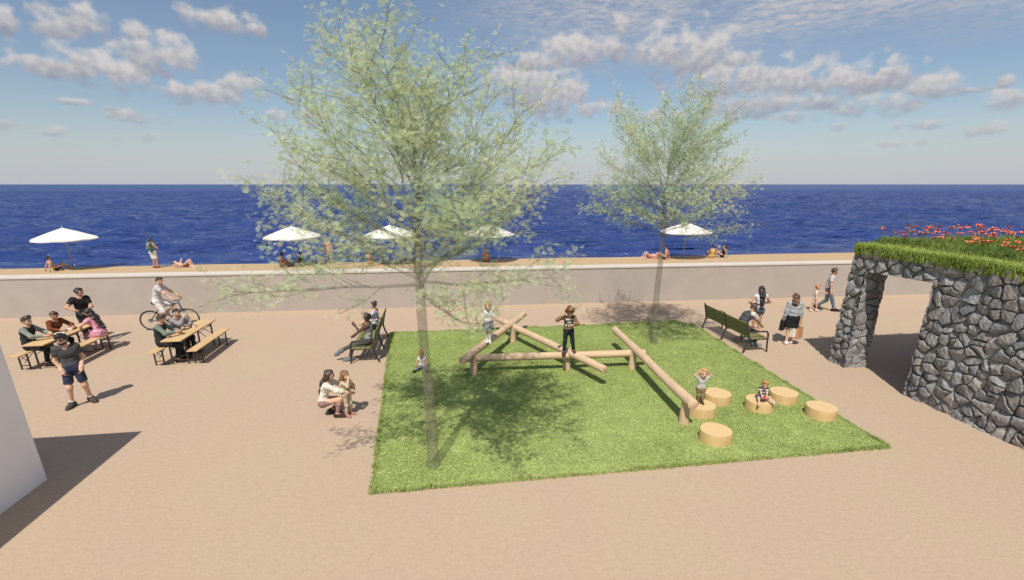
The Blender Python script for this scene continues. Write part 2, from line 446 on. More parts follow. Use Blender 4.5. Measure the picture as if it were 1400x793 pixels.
def sea_mesh():
    # real waves: a fan of rows that widen with distance, swell summed from many crossing wave trains
    r = np.random.default_rng(5)
    ys = [30.0]
    while ys[-1] < 420: ys.append(ys[-1] + .13 + (ys[-1] - 30) * .0036)
    while ys[-1] < 24000: ys.append(ys[-1] * 1.25)
    ys = np.array(ys); ts = np.linspace(-2.3, 2.3, 700)
    Y, T = np.meshgrid(ys, ts, indexing='ij'); X = Y * T
    Z = np.zeros_like(X)
    for i in range(64):
        lam = .6 * (8 / .6) ** r.random(); th = r.normal(.10, .34); k = 2 * np.pi / lam
        kx, ky = k * math.sin(th), k * math.cos(th); ph = r.random() * 6.28
        amp = .0185 * lam ** .72
        step = np.maximum(.13 + np.maximum(Y - 30, 0) * .0036, np.abs(math.sin(th)) * Y * 4.6 / 700)
        fade = np.clip(1.5 - 3.2 * step / lam, 0, 1)
        q = np.sin(kx * X + ky * Y + ph + .6 * np.sin(.11 * X + i))
        Z += amp * fade * (q + .35 * (q * q - .5))
    shore = np.clip((Y - 33.3) / 4, .03, 1)
    Z = -.06 + Z * shore
    n, m = X.shape; idx = np.arange(n * m).reshape(n, m)
    q = np.stack([idx[:-1, :-1], idx[:-1, 1:], idx[1:, 1:], idx[1:, :-1]], -1).reshape(-1, 4).astype(np.int32)
    far = np.clip((np.sqrt(X * X + Y * Y) - 40) / 360, 0, 1).reshape(-1, 1).repeat(3, 1)
    return mesh_obj('sea', np.stack([X, Y, Z], -1).reshape(-1, 3), q, M['sea'], None, True, colors=far)
sea = sea_mesh()
tag(sea, 'deep blue rippled sea', kind='structure')

def promenade_wall():
    t = empty('promenade_wall', (0, 19.62, 0)); t.rotation_euler[2] = math.atan(-.0335)
    tag(t, 'long low beige rendered wall between plaza and beach with white top', 'wall')
    mb = MB(); mb.box((0, .27, .745), (130, .50, 1.49)); mb.build('wall_body', M['render_wall'], t)
    mb = MB(); mb.box((0, .27, 1.535), (130, .56, .08), None, .012); mb.build('coping', M['coping'], t)
promenade_wall()

def white_building():
    t = empty('white_building', (-7.03, 8.21, 0))
    tag(t, 'corner of a plain white rendered building at the left', 'building')
    mb = MB(); mb.box((-2.0, -5.0, 1.30), (4.0, 10.0, 2.60)); mb.build('wall', M['white_wall'], t)
    mb = MB(); mb.box((-2.0, -5.0, 2.635), (4.02, 10.02, .07), None, .01); mb.build('roof', M['coping'], t)
white_building()

# lawn + blades
LAWN = [(-1.36, 6.99), (8.42, 7.06), (8.90, 15.6), (8.35, 16.03), (-1.92, 16.09)]
def lawn():
    m = simple('lawn_soil', (.36, .43, .155), .95, .2, 3, spec=.05)
    tag(sheet('lawn', LAWN, .02, m, .03), 'rectangular bright green lawn', kind='structure')
def value_noise(x, y, s, seed):
    r = np.random.default_rng(seed); T = r.random((64, 64))
    xs = x * s; ys = y * s; xi = np.floor(xs).astype(int); yi = np.floor(ys).astype(int)
    fx = xs - xi; fy = ys - yi; fx = fx * fx * (3 - 2 * fx); fy = fy * fy * (3 - 2 * fy)
    g = lambda a, b: T[a % 64, b % 64]
    return (g(xi, yi) * (1 - fx) + g(xi + 1, yi) * fx) * (1 - fy) + (g(xi, yi + 1) * (1 - fx) + g(xi + 1, yi + 1) * fx) * fy
def blades(x, y, z, h, w, colors, lean=.5, seed=1, wind=(0, 0)):
    r = np.random.default_rng(seed); n = len(x)
    a = r.random(n) * 2 * np.pi; dx, dy = np.cos(a), np.sin(a)
    b = r.random(n) * 2 * np.pi; l = lean * h * (.3 + .9 * r.random(n))
    lx, ly = np.cos(b) * l + wind[0] * h, np.sin(b) * l + wind[1] * h
    v = np.zeros((n, 5, 3), np.float32)
    for i, (s, t, k) in enumerate(((-1, 0, 1.), (1, 0, 1.), (1, .55, .8), (-1, .55, .8), (0, 1, 0))):
        v[:, i, 0] = x + dx * w * s * k * .5 + lx * t * t
        v[:, i, 1] = y + dy * w * s * k * .5 + ly * t * t
        v[:, i, 2] = z + h * t * (1 - .25 * lean * t)
    base = (np.arange(n) * 5)[:, None]
    f = np.concatenate([base + np.array([[0, 1, 2]]), base + np.array([[0, 2, 3]]), base + np.array([[3, 2, 4]])]).astype(np.int32)
    c = np.repeat(colors[:, None, :], 5, 1).reshape(-1, 3)
    return v.reshape(-1, 3), f, c
def inside(px, py, poly):
    r = np.ones(len(px), bool); n = len(poly)
    for i in range(n):
        (x0, y0), (x1, y1) = poly[i], poly[(i + 1) % n]
        r &= ((x1 - x0) * (py - y0) - (y1 - y0) * (px - x0)) > 0
    return r
def grass_colors(x, y, seed, lo, hi, dark):
    r = np.random.default_rng(seed); n = len(x)
    p = .5 * value_noise(x + 50, y + 50, .8, 3) + .3 * value_noise(x + 50, y + 50, 2.6, 4) + .2 * r.random(n)
    p = np.clip((p - .25) / .5, 0, 1)[:, None]
    c = np.array(lo) * (1 - p) + np.array(hi) * p
    q = (r.random(n) < .05)[:, None]
    c = np.where(q, np.array(dark), c)
    return c * (.95 + .10 * r.random((n, 1)))
def lawn_grass():
    n = 380000
    x = rng.uniform(-2, 9, n); y = rng.uniform(6.9, 16.2, n)
    k = inside(x, y, LAWN); x, y = x[k], y[k]
    h = (.019 + .020 * rng.random(len(x))) * (.75 + .5 * value_noise(x + 50, y + 50, 1.7, 9))
    c = grass_colors(x, y, 5, (.375, .455, .165), (.425, .49, .205), (.325, .41, .13))
    v, f, cc = blades(x, y, np.full(len(x), .018), h, .014, c, 1.3, 11)
    # taller tufts along the unmown rim
    ex, ey = [], []
    for i in range(len(LAWN)):
        (x0, y0), (x1, y1) = LAWN[i], LAWN[(i + 1) % len(LAWN)]; L = math.hypot(x1 - x0, y1 - y0); m = int(L * 520)
        s = rng.random(m); ex.append(x0 + (x1 - x0) * s + rng.normal(0, .022, m)); ey.append(y0 + (y1 - y0) * s + rng.normal(0, .022, m))
    ex = np.concatenate(ex); ey = np.concatenate(ey); tuft = value_noise(ex + 50, ey + 50, 4.5, 17)
    eh = (.035 + .09 * tuft ** 2) * (.6 + .6 * rng.random(len(ex)))
    ec = grass_colors(ex, ey, 15, (.40, .49, .16), (.50, .57, .23), (.24, .32, .09))
    v2, f2, c2 = blades(ex, ey, np.full(len(ex), .01), eh, .015, ec, .55, 12)
    o = mesh_obj('grass', np.concatenate([v, v2]), np.concatenate([f, f2 + len(v)]), M['grass'], colors=np.concatenate([cc, c2]))
    tag(o, 'short bright green grass covering the lawn', 'grass', kind='stuff')
lawn(); lawn_grass()

# ------------------------------------------------------------------ balance beams and stumps
def balance_beams():
    t = empty('balance_beams', (3.0, 12.0, 0))
    tag(t, 'climbing frame of four crossing peeled log beams on short posts, on the lawn', 'play equipment')
    O = Vector((3.0, 12.0, 0))
    for a, b, ra, rb in (((.36, 11.48, .60), (2.72, 16.0, .56), .112, .10), ((1.62, 15.95, .50), (3.82, 10.58, .51), .10, .105),
                         ((.34, 12.02, .45), (5.40, 11.80, .45), .10, .10), ((5.14, 13.5, .61), (4.93, 8.25, .60), .10, .11)):
        mb = MB(); a = Vector(a) - O; b = Vector(b) - O; d = (b - a).normalized()
        n = 16; pts = []; rr = []
        side = d.cross(Vector((0, 0, 1)))
        for i in range(n + 1):
            s = i / n
            pts.append(a.lerp(b, s) + side * .012 * math.sin(s * 7 + a.x) + Vector((0, 0, .008 * math.sin(s * 5 + a.y))))
            rr.append((ra * (1 - s) + rb * s) * (1 + .03 * math.sin(s * 13 + a.x)))
        pts = [pts[0] - d * .012] + pts + [pts[-1] + d * .012]; rr = [rr[0] * .86] + rr + [rr[-1] * .86]
        mb.tube(pts, rr, 20)
        o = mb.build('log', M['log'], None, True)
        # let the grain run along the log: give the object its own axes
        q = d.to_track_quat('Z', 'Y'); mw = Matrix.LocRotScale(a, q, None)
        o.data.transform(mw.inverted()); o.matrix_local = mw; o.parent = t
    for (x, y), top in (((.66, 11.97), .50), ((2.09, 14.55), .50), ((3.24, 12.0), .46), ((5.05, 11.76), .55), ((4.94, 8.56), .56)):
        mb = MB(); mb.tube([(0, 0, -.05), (0, 0, .02), (0, 0, top * .6), (0, 0, top)], [.112, .112, .096, .085], 16)
        o = mb.build('post', M['log'], t, True); o.location = Vector((x, y, 0)) - O
balance_beams()

def stump(loc, r, h, label, seed):
    t = empty('log_stump', (*loc, 0), seed * 1.3)
    tag(t, label, 'stump', 'low cut log stumps on the lawn')
    rr = random.Random(seed); ph = [rr.random() * 6.28 for _ in range(4)]
    n = 40; mb = MB()
    def rad(a): return r * (1 + .012 * math.sin(3 * a + ph[0]) + .009 * math.sin(5 * a + ph[1]) + .004 * math.sin(13 * a + ph[2]))
    rings = [(1.02, -.02), (1.0, .03), (1.0, h - .015), (.985, h)]
    for s, z in rings:
        for k in range(n):
            a = 2 * math.pi * k / n; mb.v.append((rad(a) * s * math.cos(a), rad(a) * s * math.sin(a), z))
    for i in range(3):
        for k in range(n):
            k2 = (k + 1) % n; mb.f.append([i * n + k, i * n + k2, (i + 1) * n + k2, (i + 1) * n + k])
    o = mb.build('bark_side', M['stump_side'], t, True)
    tp = MB()
    tp.v = [(rad(2 * math.pi * k / n) * .985 * math.cos(2 * math.pi * k / n), rad(2 * math.pi * k / n) * .985 * math.sin(2 * math.pi * k / n), h) for k in range(n)] + [(0, 0, h)]
    tp.f = [[k, (k + 1) % n, n] for k in range(n)]
    tp.build('cut_face', M['stump_top'], t, True)
for i, (p, l) in enumerate((((5.22, 7.81), 'pale stump set apart nearest the front edge of the lawn'),
                            ((5.52, 8.92), 'pale stump at the end of the sloping log, a small child standing on it'),
                            ((6.22, 9.45), 'empty pale stump just behind the standing child'),
                            ((6.98, 8.97), 'pale stump with a small child sitting on it'),
                            ((7.80, 9.28), 'empty pale stump behind and right of the sitting child'),
                            ((8.10, 8.45), 'empty pale stump closest to the stone wall, outermost at the lawn edge'))):
    stump(p, .305, .245, l, i + 1)

# ------------------------------------------------------------------ tables and benches (folding beer-garden sets)
def trestle(mb, y, w, z, spread=.05, splay=.0):
    for s in (-1, 1):
        mb.bar((s * w, y, .0), (s * w, y, z), .035, .035)
    mb.bar((-w, y, .13), (w, y, .13), .022, .022); mb.bar((-w, y, z - .06), (w, y, z - .06), .022, .022)
    mb.bar((-w, y, z - .30), (w, y, z - .06), .014, .014); mb.bar((w, y, z - .30), (-w, y, z - .06), .014, .014)
def beer_table(loc, label, rz=0.0):
    t = empty('folding_table', loc, rz); tag(t, label, 'table', 'folding picnic tables')
    mb = MB(); mb.box((0, 0, .765), (.52, 2.2, .03), None, .006); mb.build('tabletop', M['plank'], t)
    mb = MB(); mb.box((0, 0, .735), (.46, 2.1, .026)); mb.build('frame', M['rust_metal'], t)
    for y in (-.82, .82):
        mb = MB(); trestle(mb, y, .21, .72); mb.bar((0, y, .30), (0, y * .35, .72), .014, .014); mb.build('leg', M['rust_metal'], t)
def beer_bench(loc, label, rz=0.0):
    t = empty('folding_bench', loc, rz); tag(t, label, 'bench', 'folding picnic benches')
    mb = MB(); mb.box((0, 0, .465), (.27, 2.2, .03), None, .006); mb.build('seat', M['plank'], t)
    for y in (-.80, .80):
        mb = MB()
        for s in (-1, 1): mb.bar((s * .11, y, 0), (s * .11, y, .45), .03, .03)
        mb.bar((-.11, y, .12), (.11, y, .12), .02, .02)
        mb.bar((-.11, y, .24), (.11, y, .44), .012, .012); mb.bar((.11, y, .24), (-.11, y, .44), .012, .012)
        mb.bar((-.11, y, .445), (.11, y, .445), .02, .02); mb.bar((0, y, .2), (0, y * .4, .45), .012, .012)
        mb.build('leg', M['rust_metal'], t)
beer_table((-11.08, 14.90, 0), 'long plank table on thin metal legs, farther left, with three people round it', R(0))
beer_bench((-11.62, 14.88, 0), 'narrow plank bench left of the left table, two men sitting on it')
beer_bench((-10.54, 14.85, 0), 'narrow plank bench right of the left table, woman in pink on it')
beer_table((-7.60, 14.78, 0), 'long plank table on thin metal legs in front of the cyclist')
beer_bench((-8.12, 14.72, 0), 'narrow plank bench on the left of the table before the cyclist, two men on it')
beer_bench((-7.10, 14.75, 0), 'empty narrow plank bench on the right of the table before the cyclist')

def park_bench(loc, rz, label):
    """local: sitter faces +Y, long axis X"""
    t = empty('park_bench', loc, rz); tag(t, label, 'bench', 'slatted park benches beside the lawn')
    L = 2.5
    mb = MB()
    for i in range(4):
        y = -.12 + i * .135
        mb.box((0, y, .445 + .012 * (i == 3)), (L, .115, .03), None, .006)
    mb.build('seat', M['slat'], t)
    mb = MB()
    for i in range(4):
        z = .53 + i * .115; y = -.235 - (z - .45) * .24
        Mx = Matrix.Rotation(R(-13.5), 3, 'X').transposed()
        mb.box((0, y, z), (L, .028, .10), Mx, .006)
    mb.build('backrest', M['slat'], t)
    for x in (-L / 2 + .02, 0, L / 2 - .02):
        mb = MB()
        # rear leg running up into the back, front leg running up into the armrest
        mb.tube([(x, -.40, 0), (x, -.30, .25), (x, -.25, .44), (x, -.30, .66), (x, -.385, .98)], [.026, .028, .03, .026, .02], 8)
        mb.tube([(x, -.25, .42), (x, .32, .42)], .022, 8)
        if x == 0:
            mb.tube([(x, .30, .42), (x, .36, 0)], [.026, .024], 8)
        else:
            mb.tube([(x, .40, 0), (x, .37, .30), (x, .36, .58), (x, .31, .65), (x, .20, .665), (x, -.30, .655)], [.025, .026, .028, .028, .026, .02], 8)
        mb.build('side_frame', M['dark_metal'], t, True)
park_bench((-2.38, 14.52, 0), R(90), 'dark slatted park bench left of the lawn, two women sitting on it')
park_bench((9.28, 13.77, 0), R(-90), 'olive slatted park bench seen from behind, right of the lawn, one man on it')

# ------------------------------------------------------------------ parasols
def parasol(loc, rz, label, tilt=0.0):
    t = empty('parasol', loc, rz); tag(t, label, 'parasol', 'white parasols on the beach')
    n = 8; R_ = 1.72 if loc[0] > -20 else 1.62
    v = []; f = []
    rings = [(0.02, 2.44), (R_ * .5, 2.15), (R_, 1.82)]
    seg = 2
    for r, z in rings:
        for k in range(n * seg):
            a = 2 * math.pi * k / (n * seg); q = 1.0 if k % seg == 0 else .955
            sag = 0 if k % seg == 0 else -.03 * (r / R_)
            v.append((r * q * math.cos(a), r * q * math.sin(a), z + sag))
    N = n * seg
    for i in range(2):
        for k in range(N):
            k2 = (k + 1) % N; f.append([i * N + k, (i + 1) * N + k, (i + 1) * N + k2, i * N + k2])
    # short hem and underside
    for k in range(N):
        x, y, z = v[2 * N + k]; v.append((x * .997, y * .997, z - .07))
    for k in range(N):
        k2 = (k + 1) % N; f.append([2 * N + k, 3 * N + k, 3 * N + k2, 2 * N + k2])
    v.append((0, 0, 2.46)); f += [[k, (k + 1) % N, len(v) - 1] for k in range(N)]
    c = mesh_obj('canopy', v, f, M['canopy'], t)
    so = c.modifiers.new('Solidify', 'SOLIDIFY'); so.thickness = .012; so.offset = -1
    mb = MB(); mb.tube([(0, 0, 0), (0, 0, 2.52)], [.03, .026], 10); mb.lathe([(.0, 2.50), (.035, 2.52), (.03, 2.56), (0, 2.58)], 10); mb.build('pole', M['pole'], t, True)
    mb = MB(); mb.lathe([(0, 0), (.50, 0), (.50, .05), (.42, .075), (.06, .09), (.05, .22), (0, .22)], 24); mb.build('base', M['concrete'], t, True)
    for k in range(n):
        a = 2 * math.pi * k / n; mb = MB()
        mb.bar((.03 * math.cos(a), .03 * math.sin(a), 2.36), (R_ * .96 * math.cos(a), R_ * .96 * math.sin(a), 1.81), .018, .018)
        mb.build('rib', M['pole'], t)
for i, (x, y, l) in enumerate(((-22.4, 32.35, 'white parasol farthest left on the sand, a lone person reclining beside it'),
                               (-9.30, 31.75, 'white parasol with two people sitting at its foot, second from the left'),
                               (-3.35, 31.75, 'white parasol half hidden behind the left side of the near tree crown'),
                               (2.95, 31.6, 'white parasol behind the right side of the near tree crown'),
                               (16.45, 31.2, 'white parasol behind the smaller tree, farthest right on the sand'))):
    parasol((x, y, 0), .2 + i * .37, l)

# ------------------------------------------------------------------ bicycle (local +Y forward)
def bicycle(loc, rz):
    t = empty('bicycle', loc, rz); tag(t, 'dark blue bicycle ridden along the wall by a man in white', 'bicycle')
    r = .355; ra = (0, -.56, r); fa = (0, .60, r); bb = (0, -.10, .29)
    seat_t = (0, -.27, .86); ht = (0, .40, .93); hb = (0, .45, .74)
    for c in (ra, fa):
        mb = MB(); mb.torus((0, 0, 0), (1, 0, 0), r - .018, .022, 44, 8); w = mb.build('wheel', M['rubber'], t, True); w.location = c
        mb = MB(); mb.torus((0, 0, 0), (1, 0, 0), r - .045, .010, 44, 6)
        for k in range(18):
            a = 2 * math.pi * k / 18
            mb.bar((.025 * (1 if k % 2 else -1), 0, 0), (0, (r - .045) * math.cos(a), (r - .045) * math.sin(a)), .0025, .0025)
        mb.tube([(-.045, 0, 0), (.045, 0, 0)], .022, 10); mb.tube([(.032, 0, 0), (.036, 0, 0)], .075, 20); mb.build('spokes', M['chrome'], w)
    mb = MB()
    for a, b, w in ((seat_t, bb, .017), (ht, (0, -.235, .80), .017), (hb, bb, .021), (ht, hb, .022)):
        mb.tube([a, b], w, 10)
    for s in (-1, 1):
        mb.tube([(s * .02, bb[1], bb[2]), (s * .06, ra[1], ra[2])], .010, 8); mb.tube([(s * .015, -.235, .78), (s * .06, ra[1], ra[2])], .009, 8)
    mb.build('frame', M['bike_blue'], t, True)
    mb = MB()
    for s in (-1, 1): mb.tube([(0, hb[1], hb[2]), (s * .05, hb[1] + .03, hb[2] - .05), (s * .055, fa[1] - .03, fa[2] + .12), (s * .055, fa[1], fa[2])], [.016, .014, .012, .010], 8)
    mb.build('fork', M['bike_blue'], t, True)
    mb = MB(); mb.tube([ht, (0, .385, 1.01), (0, .47, 1.05)], .016, 8); mb.tube([(-.31, .41, 1.07), (-.18, .45, 1.055), (0, .47, 1.05), (.18, .45, 1.055), (.31, .41, 1.07)], .013, 8)
    hbo = mb.build('handlebar', M['dark_metal'], t, True)
    mb = MB(); mb.tube([seat_t, (0, -.30, .95)], .014, 8); mb.build('seat_post', M['dark_metal'], t, True)
    mb = MB(); mb.tube([(0, -.43, .965), (0, -.36, .972), (0, -.25, .968), (0, -.14, .965)], [.05, .075, .04, .02], 10); mb.build('saddle', M['rubber'], t, True)
    mb = MB(); mb.tube([(.045, bb[1], bb[2]), (.05, bb[1], bb[2])], .09, 22); mb.bar((.06, bb[1], bb[2]), (.07, bb[1] + .05, bb[2] - .16), .02, .014)
    mb.bar((-.06, bb[1], bb[2]), (-.07, bb[1] - .05, bb[2] + .16), .02, .014)
    mb.box((.12, bb[1] + .05, bb[2] - .165), (.09, .09, .02)); mb.box((-.12, bb[1] - .05, bb[2] + .165), (.09, .09, .02)); mb.build('crank', M['dark_metal'], t)
    return t
BIKE = (-9.72, 17.75, 0); BIKE_RZ = R(-84)
bicycle(BIKE, BIKE_RZ)

# ------------------------------------------------------------------ stone pavilion with a planted roof
def stone_pavilion():
    t = empty('stone_pavilion', (11.0, 9.0, 0))
    tag(t, 'rough grey stone wall with a doorway gap carrying a grass roof', 'pavilion')
    O = np.array([11.0, 9.0, 0])
    from mathutils.kdtree import KDTree
    V = []; Fc = []; C = []; base = 0
    r = np.random.default_rng(21)
    def panel(origin, u, v, n, w, h, keep=None, seed=0, step=.016, edge_free=True, disp=1.0, warp=None):
        nonlocal base
        nu, nv = int(w / step) + 1, int(h / step) + 1
        U = np.linspace(0, w, nu); Vv = np.linspace(0, h, nv)
        gu, gv = np.meshgrid(U, Vv, indexing='ij')
        rs = np.random.default_rng(100 + seed)
        # irregular seeds: jittered rows of stones of mixed size
        s = []
        y = -.2
        while y < h + .3:
            rowh = rs.uniform(.17, .27); x = -.3
            while x < w + .3:
                wd = rs.uniform(.15, .42); s.append((x + rs.uniform(-.08, .08), y + rs.uniform(-.11, .11))); x += wd
            y += rowh
        s = np.array(s); ns = len(s)
        # warp domain a little so the joints are not straight
        qu = gu + .014 * np.sin(gv * 13 + gu * 5) + .005 * np.sin(gu * 31 + 2); qv = gv + .014 * np.sin(gu * 11 - gv * 6) + .004 * np.sin(gv * 37)
        pts = np.stack([qu.ravel(), qv.ravel()], 1)
        kd = KDTree(ns)
        for i, (a, b) in enumerate(s): kd.insert((a, b, 0), i)
        kd.balance()
        d1 = np.empty(len(pts)); d2 = np.empty(len(pts)); id1 = np.empty(len(pts), int); id2 = np.empty(len(pts), int)
        for i, (a, b) in enumerate(pts):
            (c0, i0, e0), (c1, i1, e1) = kd.find_n((a, b, 0), 2)
            d1[i] = e0; d2[i] = e1; id1[i] = i0; id2[i] = i1
        sep = np.linalg.norm(s[id1] - s[id2], axis=1)
        ed = (d2 ** 2 - d1 ** 2) / (2 * np.maximum(sep, 1e-3))          # distance to the joint
        tilt = rs.uniform(-.26, .26, (ns, 2)); lift = rs.uniform(.0, .03, ns)
        rel = pts - s[id1]
        face = .045 + lift[id1] + (tilt[id1] * rel).sum(1)
        # each stone breaks along two or three facets
        for q in range(3):
            ang = rs.uniform(0, 6.28, ns); off = rs.uniform(-.02, .09, ns); sl = rs.uniform(.2, .7, ns)
            dd = rel[:, 0] * np.cos(ang[id1]) + rel[:, 1] * np.sin(ang[id1]) - off[id1]
            face -= np.maximum(dd, 0) * sl[id1]
        hgt = np.minimum(face, ed * 3.2 - .014)
        hgt = np.clip(hgt, -.016, .068) + .004 * np.sin(pts[:, 0] * 61 + 1.3 * np.sin(pts[:, 1] * 47)) + rs.normal(0, .0012, len(pts))
        hgt = hgt.reshape(nu, nv) * disp
        tone = rs.uniform(.72, 1.15, ns); warm = rs.uniform(-.05, .05, ns)
        bc = np.array([.275, .268, .264])
        col_ = bc[None] * tone[id1][:, None] * np.stack([1 + warm[id1], np.ones(len(pts)), 1 - warm[id1]], 1)
        col_ = np.where((ed < .009)[:, None], np.array([.05, .046, .042]), col_)
        ju = gu.copy(); jv = gv.copy()
        P = np.asarray(origin)[None, None] + ju[..., None] * np.asarray(u) + jv[..., None] * np.asarray(v) + hgt[..., None] * np.asarray(n)
        if warp is not None: P = warp(P, gu, gv)
        idx = np.arange(nu * nv).reshape(nu, nv)
        q = np.stack([idx[:-1, :-1], idx[1:, :-1], idx[1:, 1:], idx[:-1, 1:]], -1)
        mu = (gu[:-1, :-1] + gu[1:, 1:]) / 2; mv = (gv[:-1, :-1] + gv[1:, 1:]) / 2
        if keep is not None: q = q[keep(mu, mv)]
        q = q.reshape(-1, 4)
        if np.dot(np.cross(u, v), n) < 0: q = q[:, ::-1]
        V.append(P.reshape(-1, 3) - O); Fc.append(q + base); C.append(col_); base += nu * nv
    Y0, Y1 = 3.0, 11.52; ZT = 3.32
    def keep(u, v):
        y = Y1 - u          # u runs from the far end towards the viewer
        return ~((y > 9.17) & (y < 11.0 - .0) & (v < 2.77 - .03 * (y - 9.17))) & True
    def warp(P, gu, gv):
        # the pier spreads towards its foot
        f = np.clip(1 - gu / .5, 0, 1)
        P[..., 1] += f * (.11 * (1 - gv / ZT) - .06)
        g = np.clip(1 - np.abs(gu - .55) / .25, 0, 1); P[..., 1] += g * .04 * (gv / ZT - .5)
        return P
    panel((11.0, Y1, 0), (0, -1, 0), (0, 0, 1), (-1, 0, 0), Y1 - Y0, ZT, keep, 1, .0165, warp=warp)
    panel((10.94, 11.0, 0), (1, 0, 0), (0, 0, 1), (0, -1, 0), .68, 2.8, None, 2, .017, disp=.6)       # pier, side in the doorway
    panel((10.95, 9.17, 0), (1, 0, 0), (0, 0, 1), (0, 1, 0), .6, 2.8, None, 3, .02, disp=.5)        # other jamb
    panel((11.0, 11.50, 0), (1, 0, 0), (0, 0, 1), (0, 1, 0), .6, ZT, None, 4, .025, disp=.7)        # far end
    panel((11.6, Y0, 0), (0, 1, 0), (0, 0, 1), (1, 0, 0), Y1 - Y0, ZT, lambda u, v: ~((Y0 + u > 9.17) & (Y0 + u < 11.0) & (v < 2.75)), 5, .03)
    mesh_obj('stone_wall', np.concatenate(V), np.concatenate(Fc).astype(np.int32), M['stone'], t, False, colors=np.concatenate(C))
    def L(p): return tuple(np.array(p) - O)
    core = simple('wall_core', (.06, .058, .055), .95, .1, 4)
    mb = MB()
    mb.box(L((11.30, 11.24, 1.64)), (.54, .44, 3.28)); mb.box(L((11.30, (3.05 + 9.12) / 2, 1.64)), (.54, 6.05, 3.28)); mb.box(L((11.30, 10.08, 3.03)), (.54, 1.86, .5))
    mb.build('wall_core', core, t)
    mb = MB(); mb.box(L((14.3, 7.24, 3.16)), (5.4, 8.52, .28)); mb.build('roof_slab', M['concrete'], t)
    mb = MB(); mb.box(L((16.7, 7.24, 1.51)), (.5, 8.4, 3.02)); mb.build('back_wall', M['concrete'], t)
    # turf on the roof, grass hanging over the stone edge
    soil = simple('roof_turf', (.16, .22, .055), .95, .2, 3, spec=.05)
    mb = MB(); mb.box(L((14.0, 7.26, 3.345)), (6.06, 8.50, .09), None, .02); mb.build('turf', soil, t)
    n = 60000
    x = 11.0 + 6.0 * rng.random(n) ** 1.35; y = rng.uniform(3.0, 11.5, n)
    d = np.clip((x - 11.25) / .5, 0, 1)
    h = (.06 + .14 * d * (.4 + .9 * value_noise(x * 1.0, y, 2.2, 31))) * (.7 + .6 * rng.random(n))
    c1 = grass_colors(x, y, 8, (.18, .26, .06), (.33, .38, .11), (.09, .15, .03))
    c2 = grass_colors(x, y, 9, (.38, .48, .11), (.50, .56, .17), (.22, .32, .06))
    c = np.where((x < 11.32 + .15 * value_noise(x, y, 3, 5))[:, None], c2, c1)
    v1, f1, k1 = blades(x, y, np.full(n, 3.38), h, .017, c, .6, 3)
    # hanging fringe
    m = 11000
    y2 = rng.uniform(3.0, 11.5, m); st = rng.random(m)
    z2 = 3.395 - .19 * st ** 2.0 ; x2 = 10.975 - .05 * rng.random(m)
    h2 = .05 + .08 * rng.random(m)
    c3 = grass_colors(y2, y2 * .3, 12, (.22, .31, .06), (.38, .46, .11), (.12, .19, .03))
    v2, f2, k2 = blades(x2, y2, z2, h2, .02, c3, .35, 4)
    # mirror the fringe downwards: the blades hang
    v2 = v2.reshape(m, 5, 3); v2[..., 2] = 2 * z2[:, None] - v2[..., 2]; v2[..., 0] = np.minimum(v2[..., 0], 10.985 - .0 * v2[..., 0]); v2 = v2.reshape(-1, 3)
    go = mesh_obj('grass', np.concatenate([v1, v2]) - O, np.concatenate([f1, f2 + len(v1)]), M['grass'], t, colors=np.concatenate([k1, k2]))
    tag(go, kind='stuff')
    # poppies: three kinds of flower, each plant an object of its own
    protos = []
    for k in range(3):
        rr = random.Random(40 + k); mb = MB()
        hgt = .26 + .09 * k
        bend = [rr.uniform(-.05, .05), rr.uniform(-.05, .05)]
        mb.tube([(0, 0, 0), (bend[0] * .4, bend[1] * .4, hgt * .5), (bend[0], bend[1], hgt)], [.004, .0035, .003], 5)
        for q in range(4):
            a = rr.random() * 6.28; mb.tube([(0, 0, .02), (.04 * math.cos(a), .04 * math.sin(a), .12), (.10 * math.cos(a), .10 * math.sin(a), .17)], [.006, .008, .001], 4)
        ns = len(mb.f)
        for q in range(5):
            a0 = q * 2 * math.pi / 5 + rr.random() * .4; c0 = Vector((bend[0], bend[1], hgt))
            def pt(r_, a, z): return c0 + Vector((r_ * math.cos(a), r_ * math.sin(a), z))
            mb.add([pt(0, 0, 0), pt(.032, a0 - .7, .012), pt(.058, a0 - .45, .030), pt(.063, a0, .036 + .012 * rr.random()), pt(.058, a0 + .45, .030), pt(.032, a0 + .7, .012)], [[0, 1, 2, 3], [0, 3, 4, 5]])
        fm = [0] * ns + [1] * (len(mb.f) - ns)
        me = bpy.data.meshes.new('poppy'); me.from_pydata(mb.v, [], mb.f)
        me.materials.append(M['stem']); me.materials.append(M['petal']); me.polygons.foreach_set('material_index', fm)
        protos.append(me)
    pr = random.Random(77); cnt = 0
    clumps = [(11.6 + 3.4 * pr.random() ** 1.2, pr.uniform(5.6, 11.35)) for _ in range(80)]
    while cnt < 300:
        cx, cy = clumps[pr.randrange(len(clumps))]
        px, py = cx + pr.gauss(0, .26), cy + pr.gauss(0, .22)
        if not (11.4 < px < 16.5 and 3.4 < py < 11.42): continue
        o = bpy.data.objects.new('poppy', protos[pr.randrange(3)]); put(o)
        s = pr.uniform(.75, 1.15)
        o.location = (px, py, 3.38); o.rotation_euler = (pr.uniform(-.12, .12), pr.uniform(-.12, .12), pr.uniform(0, 6.28)); o.scale = (s, s, s)
        tag(o, 'red poppy on a thin green stem in the grass roof', 'flower', 'red poppies on the grass roof'); cnt += 1
stone_pavilion()

